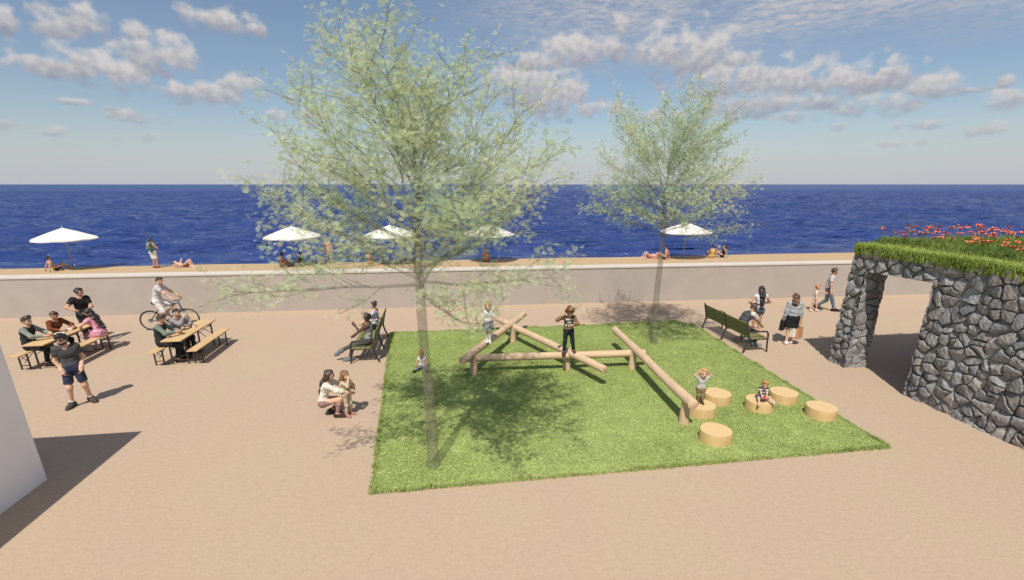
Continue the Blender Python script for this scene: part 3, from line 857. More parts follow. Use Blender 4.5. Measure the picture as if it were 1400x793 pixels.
# ------------------------------------------------------------------ trees
def tree(loc, H, seed, label, spread=1.0, nleaf=1.0, rz=0.0, e0=4, e1=58, L0=2.85, L1=1.55, z0=.445, z1=.72, nb=34):
    t = empty('street_tree', loc, rz); tag(t, label, 'tree')
    rr = random.Random(seed); nr = np.random.default_rng(seed)
    tr = MB(); br = MB(); tips = []
    fork = .47 * H
    # trunk and leader
    pts = []; rad = []
    for i in range(19):
        s = i / 18; z = s * H * .80
        w = .06 * math.sin(s * 4 + seed) + .03 * math.sin(s * 11 + seed)
        pts.append(Vector((w * (0.3 + s), .7 * w * math.cos(seed) + .02 * math.sin(s * 9), z - (.05 if i == 0 else 0))))
        r0 = .108 * (1 - s / .5 * .30) if s < .5 else .0756 * (1 - (s - .5) / .5) ** .85 + .006
        rad.append(r0 * (1.25 if i == 0 else 1.0))
    tr.tube(pts, rad, 14)
    def at(z):
        s = max(0, min(.999, z / (H * .80))) * 18; i = int(s); return pts[i].lerp(pts[i + 1], s - i), rad[i]
    def limb(p, d, L, r, lift, depth, n=6):
        ps = [p]; d = d.normalized(); rs = [r]
        for i in range(n):
            d = (d + Vector((rr.gauss(0, .10), rr.gauss(0, .10), lift / n + rr.gauss(0, .06)))).normalized()
            ps.append(ps[-1] + d * L / n); rs.append(max(.003, r * (1 - .88 * (i + 1) / n)))
        br.tube(ps, rs, 6 if depth == 0 else 4, cap=True)
        return ps
    def leafy(ps, a, b, dens):
        m = max(1, int(dens)); 
        for _ in range(m):
            s = rr.uniform(a, b) * (len(ps) - 1); i = min(int(s), len(ps) - 2)
            q = ps[i].lerp(ps[i + 1], s - i); tips.append(q)
    for i in range(nb):
        s = i / (nb - 1)
        z = H * (z0 + (z1 - z0) * s)
        p, r = at(z)
        a = i * 2.399 + rr.uniform(-.3, .3)
        L = (L0 + (L1 - L0) * s) * rr.uniform(.84, 1.06) * spread
        e = R(e0 + (e1 - e0) * s ** 1.1 + rr.uniform(-7, 7))
        d = Vector((math.cos(a) * math.cos(e), math.sin(a) * math.cos(e), math.sin(e)))
        ps = limb(p, d, L, max(.012, r * .42), .20 if s > .12 else .02, 0, 8)
        leafy(ps, .25, 1.0, 7 * L)
        k = int(5 + 3.2 * L)
        for j in range(k):
            f = .22 + .76 * (j + rr.random() * .6) / k
            i0 = min(int(f * 8), 7); q = ps[i0].lerp(ps[i0 + 1], f * 8 - i0); td = (ps[i0 + 1] - ps[i0]).normalized()
            sd = td.cross(Vector((rr.gauss(0, .5), rr.gauss(0, .5), 1))).normalized() * (1 if j % 2 else -1)
            d2 = td * .75 + sd * .8 + Vector((0, 0, rr.uniform(-.15, .35)))
            L2 = L * rr.uniform(.20, .42) * (1.1 - .45 * f)
            p2 = limb(q, d2, L2, .010, .25, 1, 5)
            leafy(p2, .15, 1.0, 9 * L2 + 2)
            for u in range(int(2 + 3 * L2)):
                f2 = rr.uniform(.25, .95) * 5; i2 = min(int(f2), 4); q2 = p2[i2].lerp(p2[i2 + 1], f2 - i2)
                d3 = (p2[i2 + 1] - p2[i2]).normalized() + Vector((rr.gauss(0, .7), rr.gauss(0, .7), rr.gauss(0, .5)))
                p3 = limb(q2, d3, rr.uniform(.16, .36), .005, .1, 2, 3)
                leafy(p3, .2, 1.0, 4)
    tr.build('trunk', M['bark'], t, True)
    br.build('branches', M['bark'], t, True)
    # leaves: small tufts of folded, lobed leaves round every twig point
    T = np.array([tuple(p) for p in tips]); 
    per = 2
    P = np.repeat(T, per, 0) + nr.normal(0, .075, (len(T) * per, 3)); n = len(P)
    keepn = int(n * nleaf); sel = nr.permutation(n)[:keepn]; P = P[sel]; n = len(P)
    sz = nr.uniform(.05, .098, n)
    nrm = nr.normal(0, 1, (n, 3)); nrm[:, 2] = np.abs(nrm[:, 2]) + .5; nrm /= np.linalg.norm(nrm, axis=1)[:, None]
    ax = nr.normal(0, 1, (n, 3)); ax -= (ax * nrm).sum(1)[:, None] * nrm; ax /= np.linalg.norm(ax, axis=1)[:, None]
    bx = np.cross(nrm, ax)
    shape = [(0, 0, 0), (.45, -.42, .12), (.95, -.30, .10), (1.15, 0, -.02), (.95, .30, .10), (.45, .42, .12)]
    v = np.zeros((n, 6, 3), np.float32)
    for i, (a, b, c) in enumerate(shape):
        v[:, i] = P + ax * (a - .5) * sz[:, None] + bx * b * sz[:, None] * 1.15 + nrm * c * sz[:, None]
    bs = (np.arange(n) * 6)[:, None]
    f = np.concatenate([bs + np.array([[0, 1, 2, 3]]), bs + np.array([[0, 3, 4, 5]])]).astype(np.int32)
    g = value_noise(P[:, 0] * 1.0 + 20, P[:, 2] + P[:, 1] * .7 + 20, 1.5, seed) * .7 + .3 * nr.random(n)
    c = np.array([.44, .60, .40]) * (1 - g[:, None]) + np.array([.80, .80, .46]) * g[:, None]
    c = c * nr.uniform(.8, 1.15, (n, 1))
    mesh_obj('crown', v.reshape(-1, 3), f, M['leaf'], t, colors=np.repeat(c[:, None], 6, 1).reshape(-1, 3))
    return n
print('leaves', tree((-.39, 7.62, 0), 7.35, 4, 'pale see-through young tree at the front left of the lawn, the larger and nearer one', 1.06, 1.1, R(290), 7, 54, 2.65, 1.85, .445, .70, 40))
print('leaves', tree((6.56, 13.75, 0), 7.9, 9, 'pale see-through tree at the back of the lawn near the olive bench, the farther one', 1.06, .85, 0, 14, 58, 2.55, 2.1, .43, .70, 40))

# ------------------------------------------------------------------ people: one smooth surface per body, grown from a skeleton
def V3(*a): return np.array(a, float)
def unit(v):
    v = np.asarray(v, float); return v / (np.linalg.norm(v) + 1e-9)
def ik(root, tgt, l1, l2, hint):
    d = tgt - root; L = np.linalg.norm(d); u = d / (L + 1e-9); L = min(L, .999 * (l1 + l2)); L = max(L, abs(l1 - l2) + .01)
    a = (l1 * l1 - l2 * l2 + L * L) / (2 * L); h = math.sqrt(max(l1 * l1 - a * a, 0))
    p = np.asarray(hint, float); p = p - p.dot(u) * u; p = unit(p)
    return root + u * a + p * h, root + u * L

def surfnet(v, org, h):
    s = v < 0
    nx, ny, nz = v.shape
    acc = np.zeros((nx - 1, ny - 1, nz - 1, 3), np.float32); cnt = np.zeros((nx - 1, ny - 1, nz - 1), np.float32)
    def sl(o, n): return slice(o, n - 1 + o)
    cor = [(i, j, k) for i in (0, 1) for j in (0, 1) for k in (0, 1)]
    g = lambda a, c: a[sl(c[0], nx), sl(c[1], ny), sl(c[2], nz)]
    for a in cor:
        for ax in range(3):
            if a[ax] == 1: continue
            b = list(a); b[ax] = 1; b = tuple(b)
            va, vb = g(v, a), g(v, b); cr = (va < 0) != (vb < 0)
            t = np.where(cr, va / np.where(cr, va - vb, 1), 0)
            for q in range(3):
                acc[..., q] += np.where(cr, a[q] + (t if q == ax else 0), 0)
            cnt += cr
    act = cnt > 0
    vid = np.full(act.shape, -1, np.int64); vid[act] = np.arange(act.sum())
    ii = np.argwhere(act)
    P = (ii + acc[act] / cnt[act][:, None]) * h + org
    quads = []
    for ax in range(3):
        b = [slice(None)] * 3; a = [slice(None)] * 3
        a[ax] = slice(0, -1); b[ax] = slice(1, None)
        sa, sb = s[tuple(a)], s[tuple(b)]
        e = np.argwhere(sa != sb)
        u, w = (ax + 1) % 3, (ax + 2) % 3
        lim = np.array(act.shape)
        ok = (e[:, u] >= 1) & (e[:, w] >= 1) & (e[:, u] < lim[u]) & (e[:, w] < lim[w]); e = e[ok]
        fl = sa[tuple(e.T)]
        def idx(du, dw):
            q = e.copy(); q[:, u] += du; q[:, w] += dw; return vid[tuple(q.T)]
        q = np.stack([idx(-1, -1), idx(0, -1), idx(0, 0), idx(-1, 0)], 1)
        q[~fl] = q[~fl][:, ::-1]; quads.append(q)
    Q = np.concatenate(quads); Q = Q[(Q >= 0).all(1)]
    return P, Q.astype(np.int32)

class Sdf:
    """smooth union of tapered capsules and ellipsoids, with optional cutting planes"""
    def __init__(s, k=.03): s.p = []; s.k = k; s.cuts = []; s.wr = 0
    def cap(s, a, b, ra, rb=None, cuts=()): s.p.append(('c', V3(*a), V3(*b), ra, rb if rb is not None else ra, cuts, s.k)); return s
    def ell(s, c, axes, r, cuts=()): s.p.append(('e', V3(*c), np.array(axes, float), np.array(r, float), 0, cuts, s.k)); return s
    def cut(s, pt, n): s.cuts.append((V3(*pt), unit(n))); return s
    def mesh(s, h):
        lo = np.full(3, 9e9); hi = -lo
        for q in s.p:
            if q[0] == 'c':
                for e, r in ((q[1], q[3]), (q[2], q[4])): lo = np.minimum(lo, e - r); hi = np.maximum(hi, e + r)
            else: lo = np.minimum(lo, q[1] - q[3].max()); hi = np.maximum(hi, q[1] + q[3].max())
        lo -= h * 2.3; hi += h * 3; n = np.ceil((hi - lo) / h).astype(int) + 1
        ax = [lo[i] + np.arange(n[i]) * h for i in range(3)]
        X, Y, Z = [a.astype(np.float32) for a in np.meshgrid(*ax, indexing='ij')]
        D = None
        for q in s.p:
            if q[0] == 'c':
                a, b = q[1], q[2]; ba = b - a; L2 = ba.dot(ba) + 1e-9
                px, py, pz = X - a[0], Y - a[1], Z - a[2]
                t = np.clip((px * ba[0] + py * ba[1] + pz * ba[2]) / L2, 0, 1)
                d = np.sqrt((px - t * ba[0]) ** 2 + (py - t * ba[1]) ** 2 + (pz - t * ba[2]) ** 2) - (q[3] + (q[4] - q[3]) * t)
            else:
                c, A, r = q[1], q[2], q[3]
                px, py, pz = X - c[0], Y - c[1], Z - c[2]
                e = 0; e2 = 0
                for i in range(3):
                    w = (px * A[i][0] + py * A[i][1] + pz * A[i][2]) / r[i]; e = e + w * w; e2 = e2 + (w / r[i]) ** 2
                e = np.sqrt(e); e2 = np.sqrt(e2) + 1e-6; d = e * (e - 1) / e2
            for (pt, nn) in q[5]:
                d = np.maximum(d, (X - pt[0]) * nn[0] + (Y - pt[1]) * nn[1] + (Z - pt[2]) * nn[2])
            if D is None: D = d
            else:
                k = q[6]; m = np.maximum(k - np.abs(D - d), 0) / k; D = np.minimum(D, d) - m * m * k * .25
        if s.wr:
            D = D + s.wr * (np.sin(X * 41 + 2.2 * np.sin(Z * 23)) + np.sin(Y * 37 + 1.7 * np.sin(Z * 31 + X * 11)) + np.sin(Z * 53 + X * 19 + Y * 23)) / 2
        for (pt, nn) in s.cuts:
            D = np.maximum(D, (X - pt[0]) * nn[0] + (Y - pt[1]) * nn[1] + (Z - pt[2]) * nn[2])
        return surfnet(D, lo, h)

KIND = {
 'man':     dict(hip=.52, tor=.30, nk=.045, hd=.130, ua=.170, fa=.148, th=.245, sh=.235, an=.04, sw=.097, hw=.052, g=.95, wr=.058, hr=.063, ch=.064),
 'woman':   dict(hip=.52, tor=.295, nk=.05, hd=.130, ua=.165, fa=.142, th=.245, sh=.235, an=.04, sw=.094, hw=.052, g=.86, wr=.056, hr=.072, ch=.062),
 'child':   dict(hip=.485, tor=.295, nk=.04, hd=.18, ua=.155, fa=.135, th=.225, sh=.215, an=.045, sw=.098, hw=.050, g=.88, wr=.062, hr=.064, ch=.064),
 'toddler': dict(hip=.41, tor=.315, nk=.03, hd=.245, ua=.14, fa=.12, th=.18, sh=.185, an=.045, sw=.108, hw=.055, g=1.0, wr=.078, hr=.078, ch=.072),
}
SKIN = dict(fair=(.60, .37, .26), tan=(.50, .28, .18), mid=(.42, .22, .13), brown=(.20, .095, .055), dark=(.10, .05, .032), pink=(.62, .38, .29))

class Person:
    def __init__(s, label, loc, fwd, H, kind='man', skin='fair', group=None, vox=None, **po):
        s.root = empty('person', loc, math.atan2(-fwd[0], fwd[1])); tag(s.root, label, 'person', group)
        s.H = H; K = s.K = KIND[kind]; s.vox = vox or (.013 if H > 1.3 else .009)
        s.skin = skin
        hip = V3(*po.get('hip', (0, 0, (K['hip'] - .004) * H)))
        sp = unit(po.get('spine', (0, .02, 1))); s.sp = sp; s.hip = hip
        tw = R(po.get('twist', 0)); hy = R(po.get('hipyaw', 0))
        side0 = V3(math.cos(hy), math.sin(hy), 0)
        side = V3(math.cos(tw), math.sin(tw), 0); side = unit(side - side.dot(sp) * sp); s.side = side
        s.fr = np.cross(sp, side) * 1.0
        if s.fr.dot(V3(-math.sin(tw), math.cos(tw), 0)) < 0 and abs(sp[2]) > .4: s.fr = -s.fr
        s.curve = po.get('curve', .02) * H
        s.mid = hip + sp * K['tor'] * H * .45 - s.fr * s.curve
        s.nb = hip + sp * K['tor'] * H
        s.shoulder = {}; s.elbow = {}; s.wrist = {}; s.hipj = {}; s.knee = {}; s.ankle = {}; s.toe = {}
        for nm, sg in (('l', -1), ('r', 1)):
            sh = s.nb - sp * .012 * H + side * sg * K['sw'] * H - s.fr * .005 * H
            tg = po.get('h' + nm)
            if tg is None: tg = sh + side * sg * .05 * H + s.fr * .03 * H + V3(0, 0, -(K['ua'] + K['fa']) * H * .985)
            hint = po.get('e' + nm, (sg * .5, -1, -.2))
            s.shoulder[nm] = sh; s.elbow[nm], s.wrist[nm] = ik(sh, V3(*tg), K['ua'] * H, K['fa'] * H, hint)
            hj = hip + side0 * sg * K['hw'] * H
            ft = po.get('f' + nm); 
            if ft is None: ft = (sg * .055 * H, 0, K['an'] * H)
            kh = po.get('k' + nm, (0, 1, 0))
            s.hipj[nm] = hj; s.knee[nm], s.ankle[nm] = ik(hj, V3(*ft), K['th'] * H, K['sh'] * H, kh)
            s.toe[nm] = unit(po.get('t' + nm, (sg * .2, 1, -.12)))
        # head
        hy_, hp = R(po.get('head', (0, 0))[0]), R(po.get('head', (0, 0))[1])
        hb = po.get('headup', None)
        f0 = s.fr if hb is None else s.fr
        up = unit(V3(0, 0, 1) * .7 + sp * .3) if po.get('lying') is None else sp
        fwd0 = unit(f0 - f0.dot(up) * up); sd0 = np.cross(fwd0, up)
        f1 = fwd0 * math.cos(hy_) - sd0 * math.sin(hy_) * -1.0 * -1.0
        f1 = fwd0 * math.cos(hy_) + sd0 * math.sin(hy_)
        sd1 = np.cross(f1, up)
        f2 = f1 * math.cos(hp) + up * math.sin(hp); u2 = np.cross(sd1, f2)
        s.hf, s.hu, s.hs = unit(f2), unit(u2), unit(sd1)
        hd = K['hd'] * H; s.hd = hd
        s.hc = s.nb + unit(sp * .5 + up * .5) * K['nk'] * H + s.hf * .02 * H + s.hu * hd * .47
        s.pm = []
        s.body(po)
    def add(s, name, sdf, mat, h=None, paint=None, mats=None, extra=None):
        P, Q = sdf.mesh(h or s.vox)
        fm = np.zeros(len(Q), np.int32)
        if paint is not None: fm = paint(P[Q].mean(1)).astype(np.int32)
        if extra is not None:
            faces = Q.tolist(); fm = fm.tolist(); vs = P.tolist()
            for (ev, ef, mi) in extra:
                n = len(vs); vs += [list(map(float, q)) for q in ev]; faces += [[i + n for i in f] for f in ef]; fm += [mi] * len(ef)
            return mesh_obj(name, vs, faces, mats or [mat], s.root, True, fm)
        return mesh_obj(name, P, Q, mats or [mat], s.root, True, fm)
    def torso(s, S, inf=0.0, low=True, sh=True):
        K, H = s.K, s.H; g = K['g']; sd, fr = s.side, s.fr
        w = lambda c, hw, r: S.cap(c - sd * hw * H, c + sd * hw * H, r * H * g + inf)
        if low: w(s.hip + s.sp * .005 * H, .036, K['hr'])
        w(s.hip + s.sp * .06 * H - fr * s.curve * .5, .032, K['wr'] * 1.04)
        w(s.mid, .029, K['wr'])
        c = s.hip + s.sp * K['tor'] * H * .72 - fr * s.curve * .5
        w(c, .035, K['ch'])
        if sh: S.cap(s.nb - s.sp * .03 * H - sd * (K['sw'] - .02) * H, s.nb - s.sp * .03 * H + sd * (K['sw'] - .02) * H, .041 * H * g + inf)
        if K is KIND['woman']:
            for sg in (-1, 1): S.cap(c + sd * sg * .042 * H + fr * .048 * H, c + sd * sg * .042 * H + fr * .055 * H, .030 * H + inf * .7)
        return S
    def leg(s, S, nm, inf=0.0, upto=2.0, cut=True):
        K, H = s.K, s.H; g = K['g'] * .5 + .5
        a, b, c = s.hipj[nm], s.knee[nm], s.ankle[nm]
        if upto <= 1:
            e = a + (b - a) * upto; d = unit(b - a)
            S.cap(a, b, .050 * H * g + inf, .037 * H * g + inf * 1.5, cuts=((e, d),))
        else:
            S.cap(a, b, .049 * H * g + inf, .032 * H * g + inf)
            e = b + (c - b) * (upto - 1); d = unit(c - b); m = b + (c - b) * .3 - .012 * H * unit(np.cross(np.cross(c - b, b - a + 1e-3), c - b) + 1e-6) * 0
            S.cap(b, c, .033 * H * g + inf, .0215 * H * g + inf * 1.3, cuts=((e, d),))
        return S
    def arm(s, S, nm, inf=0.0, upto=2.0):
        K, H = s.K, s.H; g = K['g'] * .5 + .5
        a, b, c = s.shoulder[nm], s.elbow[nm], s.wrist[nm]
        if upto <= 1:
            e = a + (b - a) * upto; d = unit(b - a)
            S.cap(a, b, .031 * H * g + inf, .025 * H * g + inf * 1.5, cuts=((e, d),))
        else:
            S.cap(a, b, .030 * H * g + inf, .0225 * H * g + inf)
            e = b + (c - b) * (upto - 1); d = unit(c - b)
            S.cap(b, c, .0235 * H * g + inf, .0165 * H * g + inf, cuts=((e, d),))
        return S
    def foot(s, S, nm, inf=0.0, sole=True):
        K, H = s.K, s.H; a = s.ankle[nm]; d = s.toe[nm]; g = K['g'] * .5 + .5
        dn = V3(0, 0, -1) if abs(d[2]) < .75 else unit(s.ankle[nm] - s.knee[nm])
        heel = a - d * .022 * H + dn * .012 * H; ball = a + d * .072 * H + dn * .018 * H; tip = a + d * .108 * H + dn * .022 * H
        S.cap(a, heel, .024 * H * g + inf, .024 * H * g + inf); S.cap(heel, ball, .024 * H * g + inf, .021 * H * g + inf); S.cap(ball, tip, .021 * H * g + inf, .016 * H * g + inf)
        S.cap(a, ball, .022 * H * g + inf, .018 * H * g + inf)
        return S
    def body(s, po):
        K, H = s.K, s.H; S = Sdf(.035 * H)
        s.torso(S)
        S.cap(s.nb - s.sp * .035 * H, s.hc - s.hu * s.hd * .30, .034 * H * (K['g'] * .6 + .4), .031 * H)
        hd = s.hd; A = (s.hs, s.hf, s.hu)
        for nm in 'lr':
            s.leg(S, nm); s.arm(S, nm); s.foot(S, nm)
            d = unit(s.wrist[nm] - s.elbow[nm]); S.cap(s.wrist[nm], s.wrist[nm] + d * .045 * H, .019 * H, .021 * H)
        S.k = .022 * H
        S.ell(s.hc + s.hu * hd * .06 - s.hf * hd * .03, A, (hd * .375, hd * .44, hd * .44))
        S.ell(s.hc - s.hu * hd * .22 + s.hf * hd * .10, A, (hd * .29, hd * .31, hd * .29))
        S.k = .006 * H
        S.cap(s.hc + s.hf * hd * .40 + s.hu * hd * .04, s.hc + s.hf * hd * .49 - s.hu * hd * .10, hd * .04, hd * .065)
        for sg in (-1, 1): S.ell(s.hc + s.hs * sg * hd * .38 - s.hu * hd * .03 - s.hf * hd * .04, A, (hd * .045, hd * .08, hd * .13))
        ex = []
        def ball(c, r, mi):
            vs = []; fs = []; n, m = 8, 5
            for i in range(1, m):
                for k in range(n):
                    t, p = math.pi * i / m, 2 * math.pi * k / n
                    q = s.hs * r[0] * math.sin(t) * math.cos(p) + s.hf * r[1] * math.sin(t) * math.sin(p) + s.hu * r[2] * math.cos(t); vs.append(c + q)
            vs += [c + s.hu * r[2], c - s.hu * r[2]]
            for i in range(m - 2):
                for k in range(n): fs.append([i * n + k, (i + 1) * n + k, (i + 1) * n + (k + 1) % n, i * n + (k + 1) % n])
            for k in range(n): fs.append([len(vs) - 2, k, (k + 1) % n]); fs.append([len(vs) - 1, (m - 2) * n + (k + 1) % n, (m - 2) * n + k])
            ex.append((vs, fs, mi))
        for sg in (-1, 1):
            ball(s.hc + s.hs * sg * hd * .165 + s.hf * hd * .365 + s.hu * hd * .05, (hd * .07, hd * .05, hd * .035), 1)
            ball(s.hc + s.hs * sg * hd * .165 + s.hf * hd * .385 + s.hu * hd * .13, (hd * .09, hd * .03, hd * .018), 2)
        ball(s.hc + s.hf * hd * .385 - s.hu * hd * .24, (hd * .12, hd * .04, hd * .03), 3)
        # five fingers per hand
        for nm, sg in (('l', -1), ('r', 1)):
            w = s.wrist[nm]; d = unit(w - s.elbow[nm]); ref = po.get('palm' + nm)
            ref = unit(ref) if ref is not None else unit(s.fr * .3 - s.side * sg)
            nrm = unit(ref - ref.dot(d) * d); lat = np.cross(d, nrm) * sg     # nrm: palm side
            curl = po.get('curl' + nm, .45)
            for q in range(5):
                if q < 4:
                    o = w + d * .056 * H + lat * (q - 1.5) * .0105 * H; L = (.040, .046, .043, .033)[q] * H; dd = unit(d + lat * (q - 1.5) * .06)
                    p1 = o + unit(dd * (1 - .3 * curl) + nrm * curl * .7) * L * .5; p2 = p1 + unit(dd * (1 - curl) + nrm * curl * 1.4) * L * .5
                    pts = [w + d * .04 * H + lat * (q - 1.5) * .009 * H, o, p1, p2]; rr_ = [.0062 * H, .0058 * H, .0052 * H, .004 * H]
                else:
                    o = w + d * .018 * H - lat * .016 * H; td = unit(d * .75 - lat * .6 + nrm * .35)
                    pts = [o, o + td * .022 * H, o + td * .022 * H + unit(d * .9 - lat * .15 + nrm * .4) * .022 * H]; rr_ = [.008 * H, .0065 * H, .0048 * H]
                m = MB(); m.tube(pts, rr_, 6); ex.append((m.v, m.f, 0))
        hc_ = s.__dict__.get('haircol', (.03, .022, .015))
        eye = hair_mat((.02, .014, .01)); lip = skin_mat((.33, .12, .09)) if s.skin not in ('dark', 'brown') else skin_mat((.12, .04, .035))
        o = s.add('body', S, skin_mat(SKIN[s.skin]), None, None, [skin_mat(SKIN[s.skin]), eye, hair_mat((.04, .026, .016)), lip], ex)
        return o
    # ---- clothing and hair
    def hair(s, style='short', c=(.03, .02, .014), back=None, Lk=None):
        hd = s.hd; A = (s.hs, s.hf, s.hu); S = Sdf(.04 * hd / .23); S.wr = .013 * (hd / .23)
        fat = 1.16 if style in ('curly',) else 1.0
        S.ell(s.hc + s.hu * hd * .09 - s.hf * hd * .05, A, (hd * .445 * fat, hd * .485 * fat, hd * .475 * fat),
              cuts=((s.hc + s.hf * hd * .20 + s.hu * hd * .20, unit(s.hf * .80 - s.hu * .58)), (s.hc - s.hu * hd * .24 - s.hf * hd * .0, unit(-s.hu + s.hf * .35))))
        if style in ('short', 'curly', 'quiff'):
            S.cap(s.hc + s.hf * hd * .24 + s.hu * hd * .43 - s.hs * .14 * hd, s.hc + s.hf * hd * .24 + s.hu * hd * .43 + s.hs * hd * .14, hd * (.13 if style == 'short' else .22))
        if style in ('long', 'mid'):
            Lk = Lk or (1.9 if style == 'long' else .95)
            b = back if back is not None else -s.hf * .25
            a = s.hc - s.hf * hd * .30 - s.hu * hd * .02; m_ = s.nb - s.fr * (.055 * s.H + hd * .10) - s.sp * .01 * s.H; e = m_ + unit(-s.sp * .95 + b * .5) * hd * max(.1, Lk - .75)
            for k in (-1, 0, 1): S.cap(a + s.hs * k * hd * .20, m_ + s.side * k * hd * .27, hd * .20, hd * .17); S.cap(m_ + s.side * k * hd * .27, e + s.side * k * hd * .20, hd * .17, hd * .10)
            for sg in (-1, 1): S.cap(s.hc + s.hs * sg * hd * .36 + s.hu * hd * .1 - s.hf * hd * .05, s.hc + s.hs * sg * hd * .34 - s.hu * hd * .55 - s.hf * hd * .12, hd * .12, hd * .08)
        if style == 'bun': S.ell(s.hc + s.hu * hd * .55 - s.hf * hd * .28, A, (hd * .20, hd * .20, hd * .18))
        if style == 'pony':
            a = s.hc - s.hf * hd * .48 + s.hu * hd * .05; S.cap(a, a - s.hf * hd * .18 - s.hu * hd * .25, hd * .12, hd * .11); S.cap(a - s.hf * hd * .18 - s.hu * hd * .25, a - s.hf * hd * .1 - s.hu * hd * .8, hd * .11, hd * .05)
        s.add('hair', S, hair_mat(c), max(.008, s.vox * .75)); return s
    def beard(s, c=(.03, .02, .014)):
        hd = s.hd; A = (s.hs, s.hf, s.hu); S = Sdf(.02)
        S.ell(s.hc - s.hu * hd * .26 + s.hf * hd * .12, A, (hd * .335, hd * .345, hd * .31), cuts=((s.hc - s.hu * hd * .17, unit(s.hu + s.hf * .25)),))
        s.add('beard', S, hair_mat(c), .009); return s
    def shirt(s, c, sleeve=.62, hem=-.03, inf=.010, name='shirt', mat=None, paint=None, mats=None, loose=0.0, nos=False):
        S = Sdf(.03 * s.H); S.wr = .0045
        s.torso(S, inf * s.H / 1.75 + loose); 
        if not nos:
            for nm in 'lr': s.arm(S, nm, (inf + .004) * s.H / 1.75 + loose * .7, sleeve)
        S.cut(s.hip + s.sp * hem * s.H, -s.sp)
        s.add(name, S, mat or (mats[0] if mats else cloth(c)), None, paint, mats); return s
    def legs(s, c, upto=1.93, inf=.010, name='trousers', top=.06, mat=None, paint=None, mats=None):
        S = Sdf(.03 * s.H); S.wr = .004; K, H = s.K, s.H
        w = s.hip + s.sp * .005 * H
        S.cap(w - s.side * .036 * H, w + s.side * .036 * H, K['hr'] * H * K['g'] + inf)
        w2 = s.hip + s.sp * .05 * H - s.fr * s.curve * .4; S.cap(w2 - s.side * .032 * H, w2 + s.side * .032 * H, K['wr'] * 1.04 * H * K['g'] + inf)
        for nm in 'lr': s.leg(S, nm, inf * 1.1, upto)
        S.cut(s.hip + s.sp * top * H, s.sp)
        s.add(name, S, mat or (mats[0] if mats else cloth(c)), None, paint, mats); return s
    def skirt(s, c, L=.19, flare=.05, top=.075, name='skirt', mat=None):
        H, K = s.H, s.K; S = Sdf(.05 * H); S.wr = .006
        w = s.hip + s.sp * .03 * H; S.cap(w - s.side * .036 * H, w + s.side * .036 * H, K['hr'] * H * K['g'] + .010)
        for nm in 'lr':
            d = s.knee[nm] - s.hipj[nm]; e = s.hipj[nm] + unit(d) * L * H
            S.cap(s.hipj[nm], e, .068 * H, (.062 + flare * .5) * H, cuts=((e, unit(d)),))
        dm = unit((s.knee['l'] + s.knee['r']) / 2 - s.hip); e = s.hip + dm * L * H
        S.cap(s.hip, e, .07 * H, (.06 + flare) * H, cuts=((e, dm),))
        S.cut(s.hip + s.sp * top * H, s.sp)
        s.add(name, S, mat or cloth(c)); return s
    def shoes(s, c, boot=.0, sock=None):
        for nm in 'lr':
            S = Sdf(.02 * s.H); s.foot(S, nm, .018 * s.H / 1.7)
            if boot: S.cap(s.ankle[nm], s.ankle[nm] + (s.knee[nm] - s.ankle[nm]) * boot, .026 * s.H, .029 * s.H)
            if abs(s.toe[nm][2]) < .4 and s.ankle[nm][2] < .3 * s.H:
                S.cut((0, 0, s.ankle[nm][2] - s.K['an'] * s.H + .002), (0, 0, -1))
            s.add('shoe', S, cloth(c), min(s.vox, .011))
            if sock:
                S = Sdf(.02); a = s.ankle[nm]; b = a + (s.knee[nm] - a) * sock[1]; d = unit(b - a); S.cap(a, b + d * .02, .026 * s.H, .031 * s.H, cuts=((b, d),)); s.add('sock', S, cloth(sock[0]), min(s.vox, .011))
        return s
    def part(s, mb, name, mat): mb.build(name, mat, s.root, True); return s

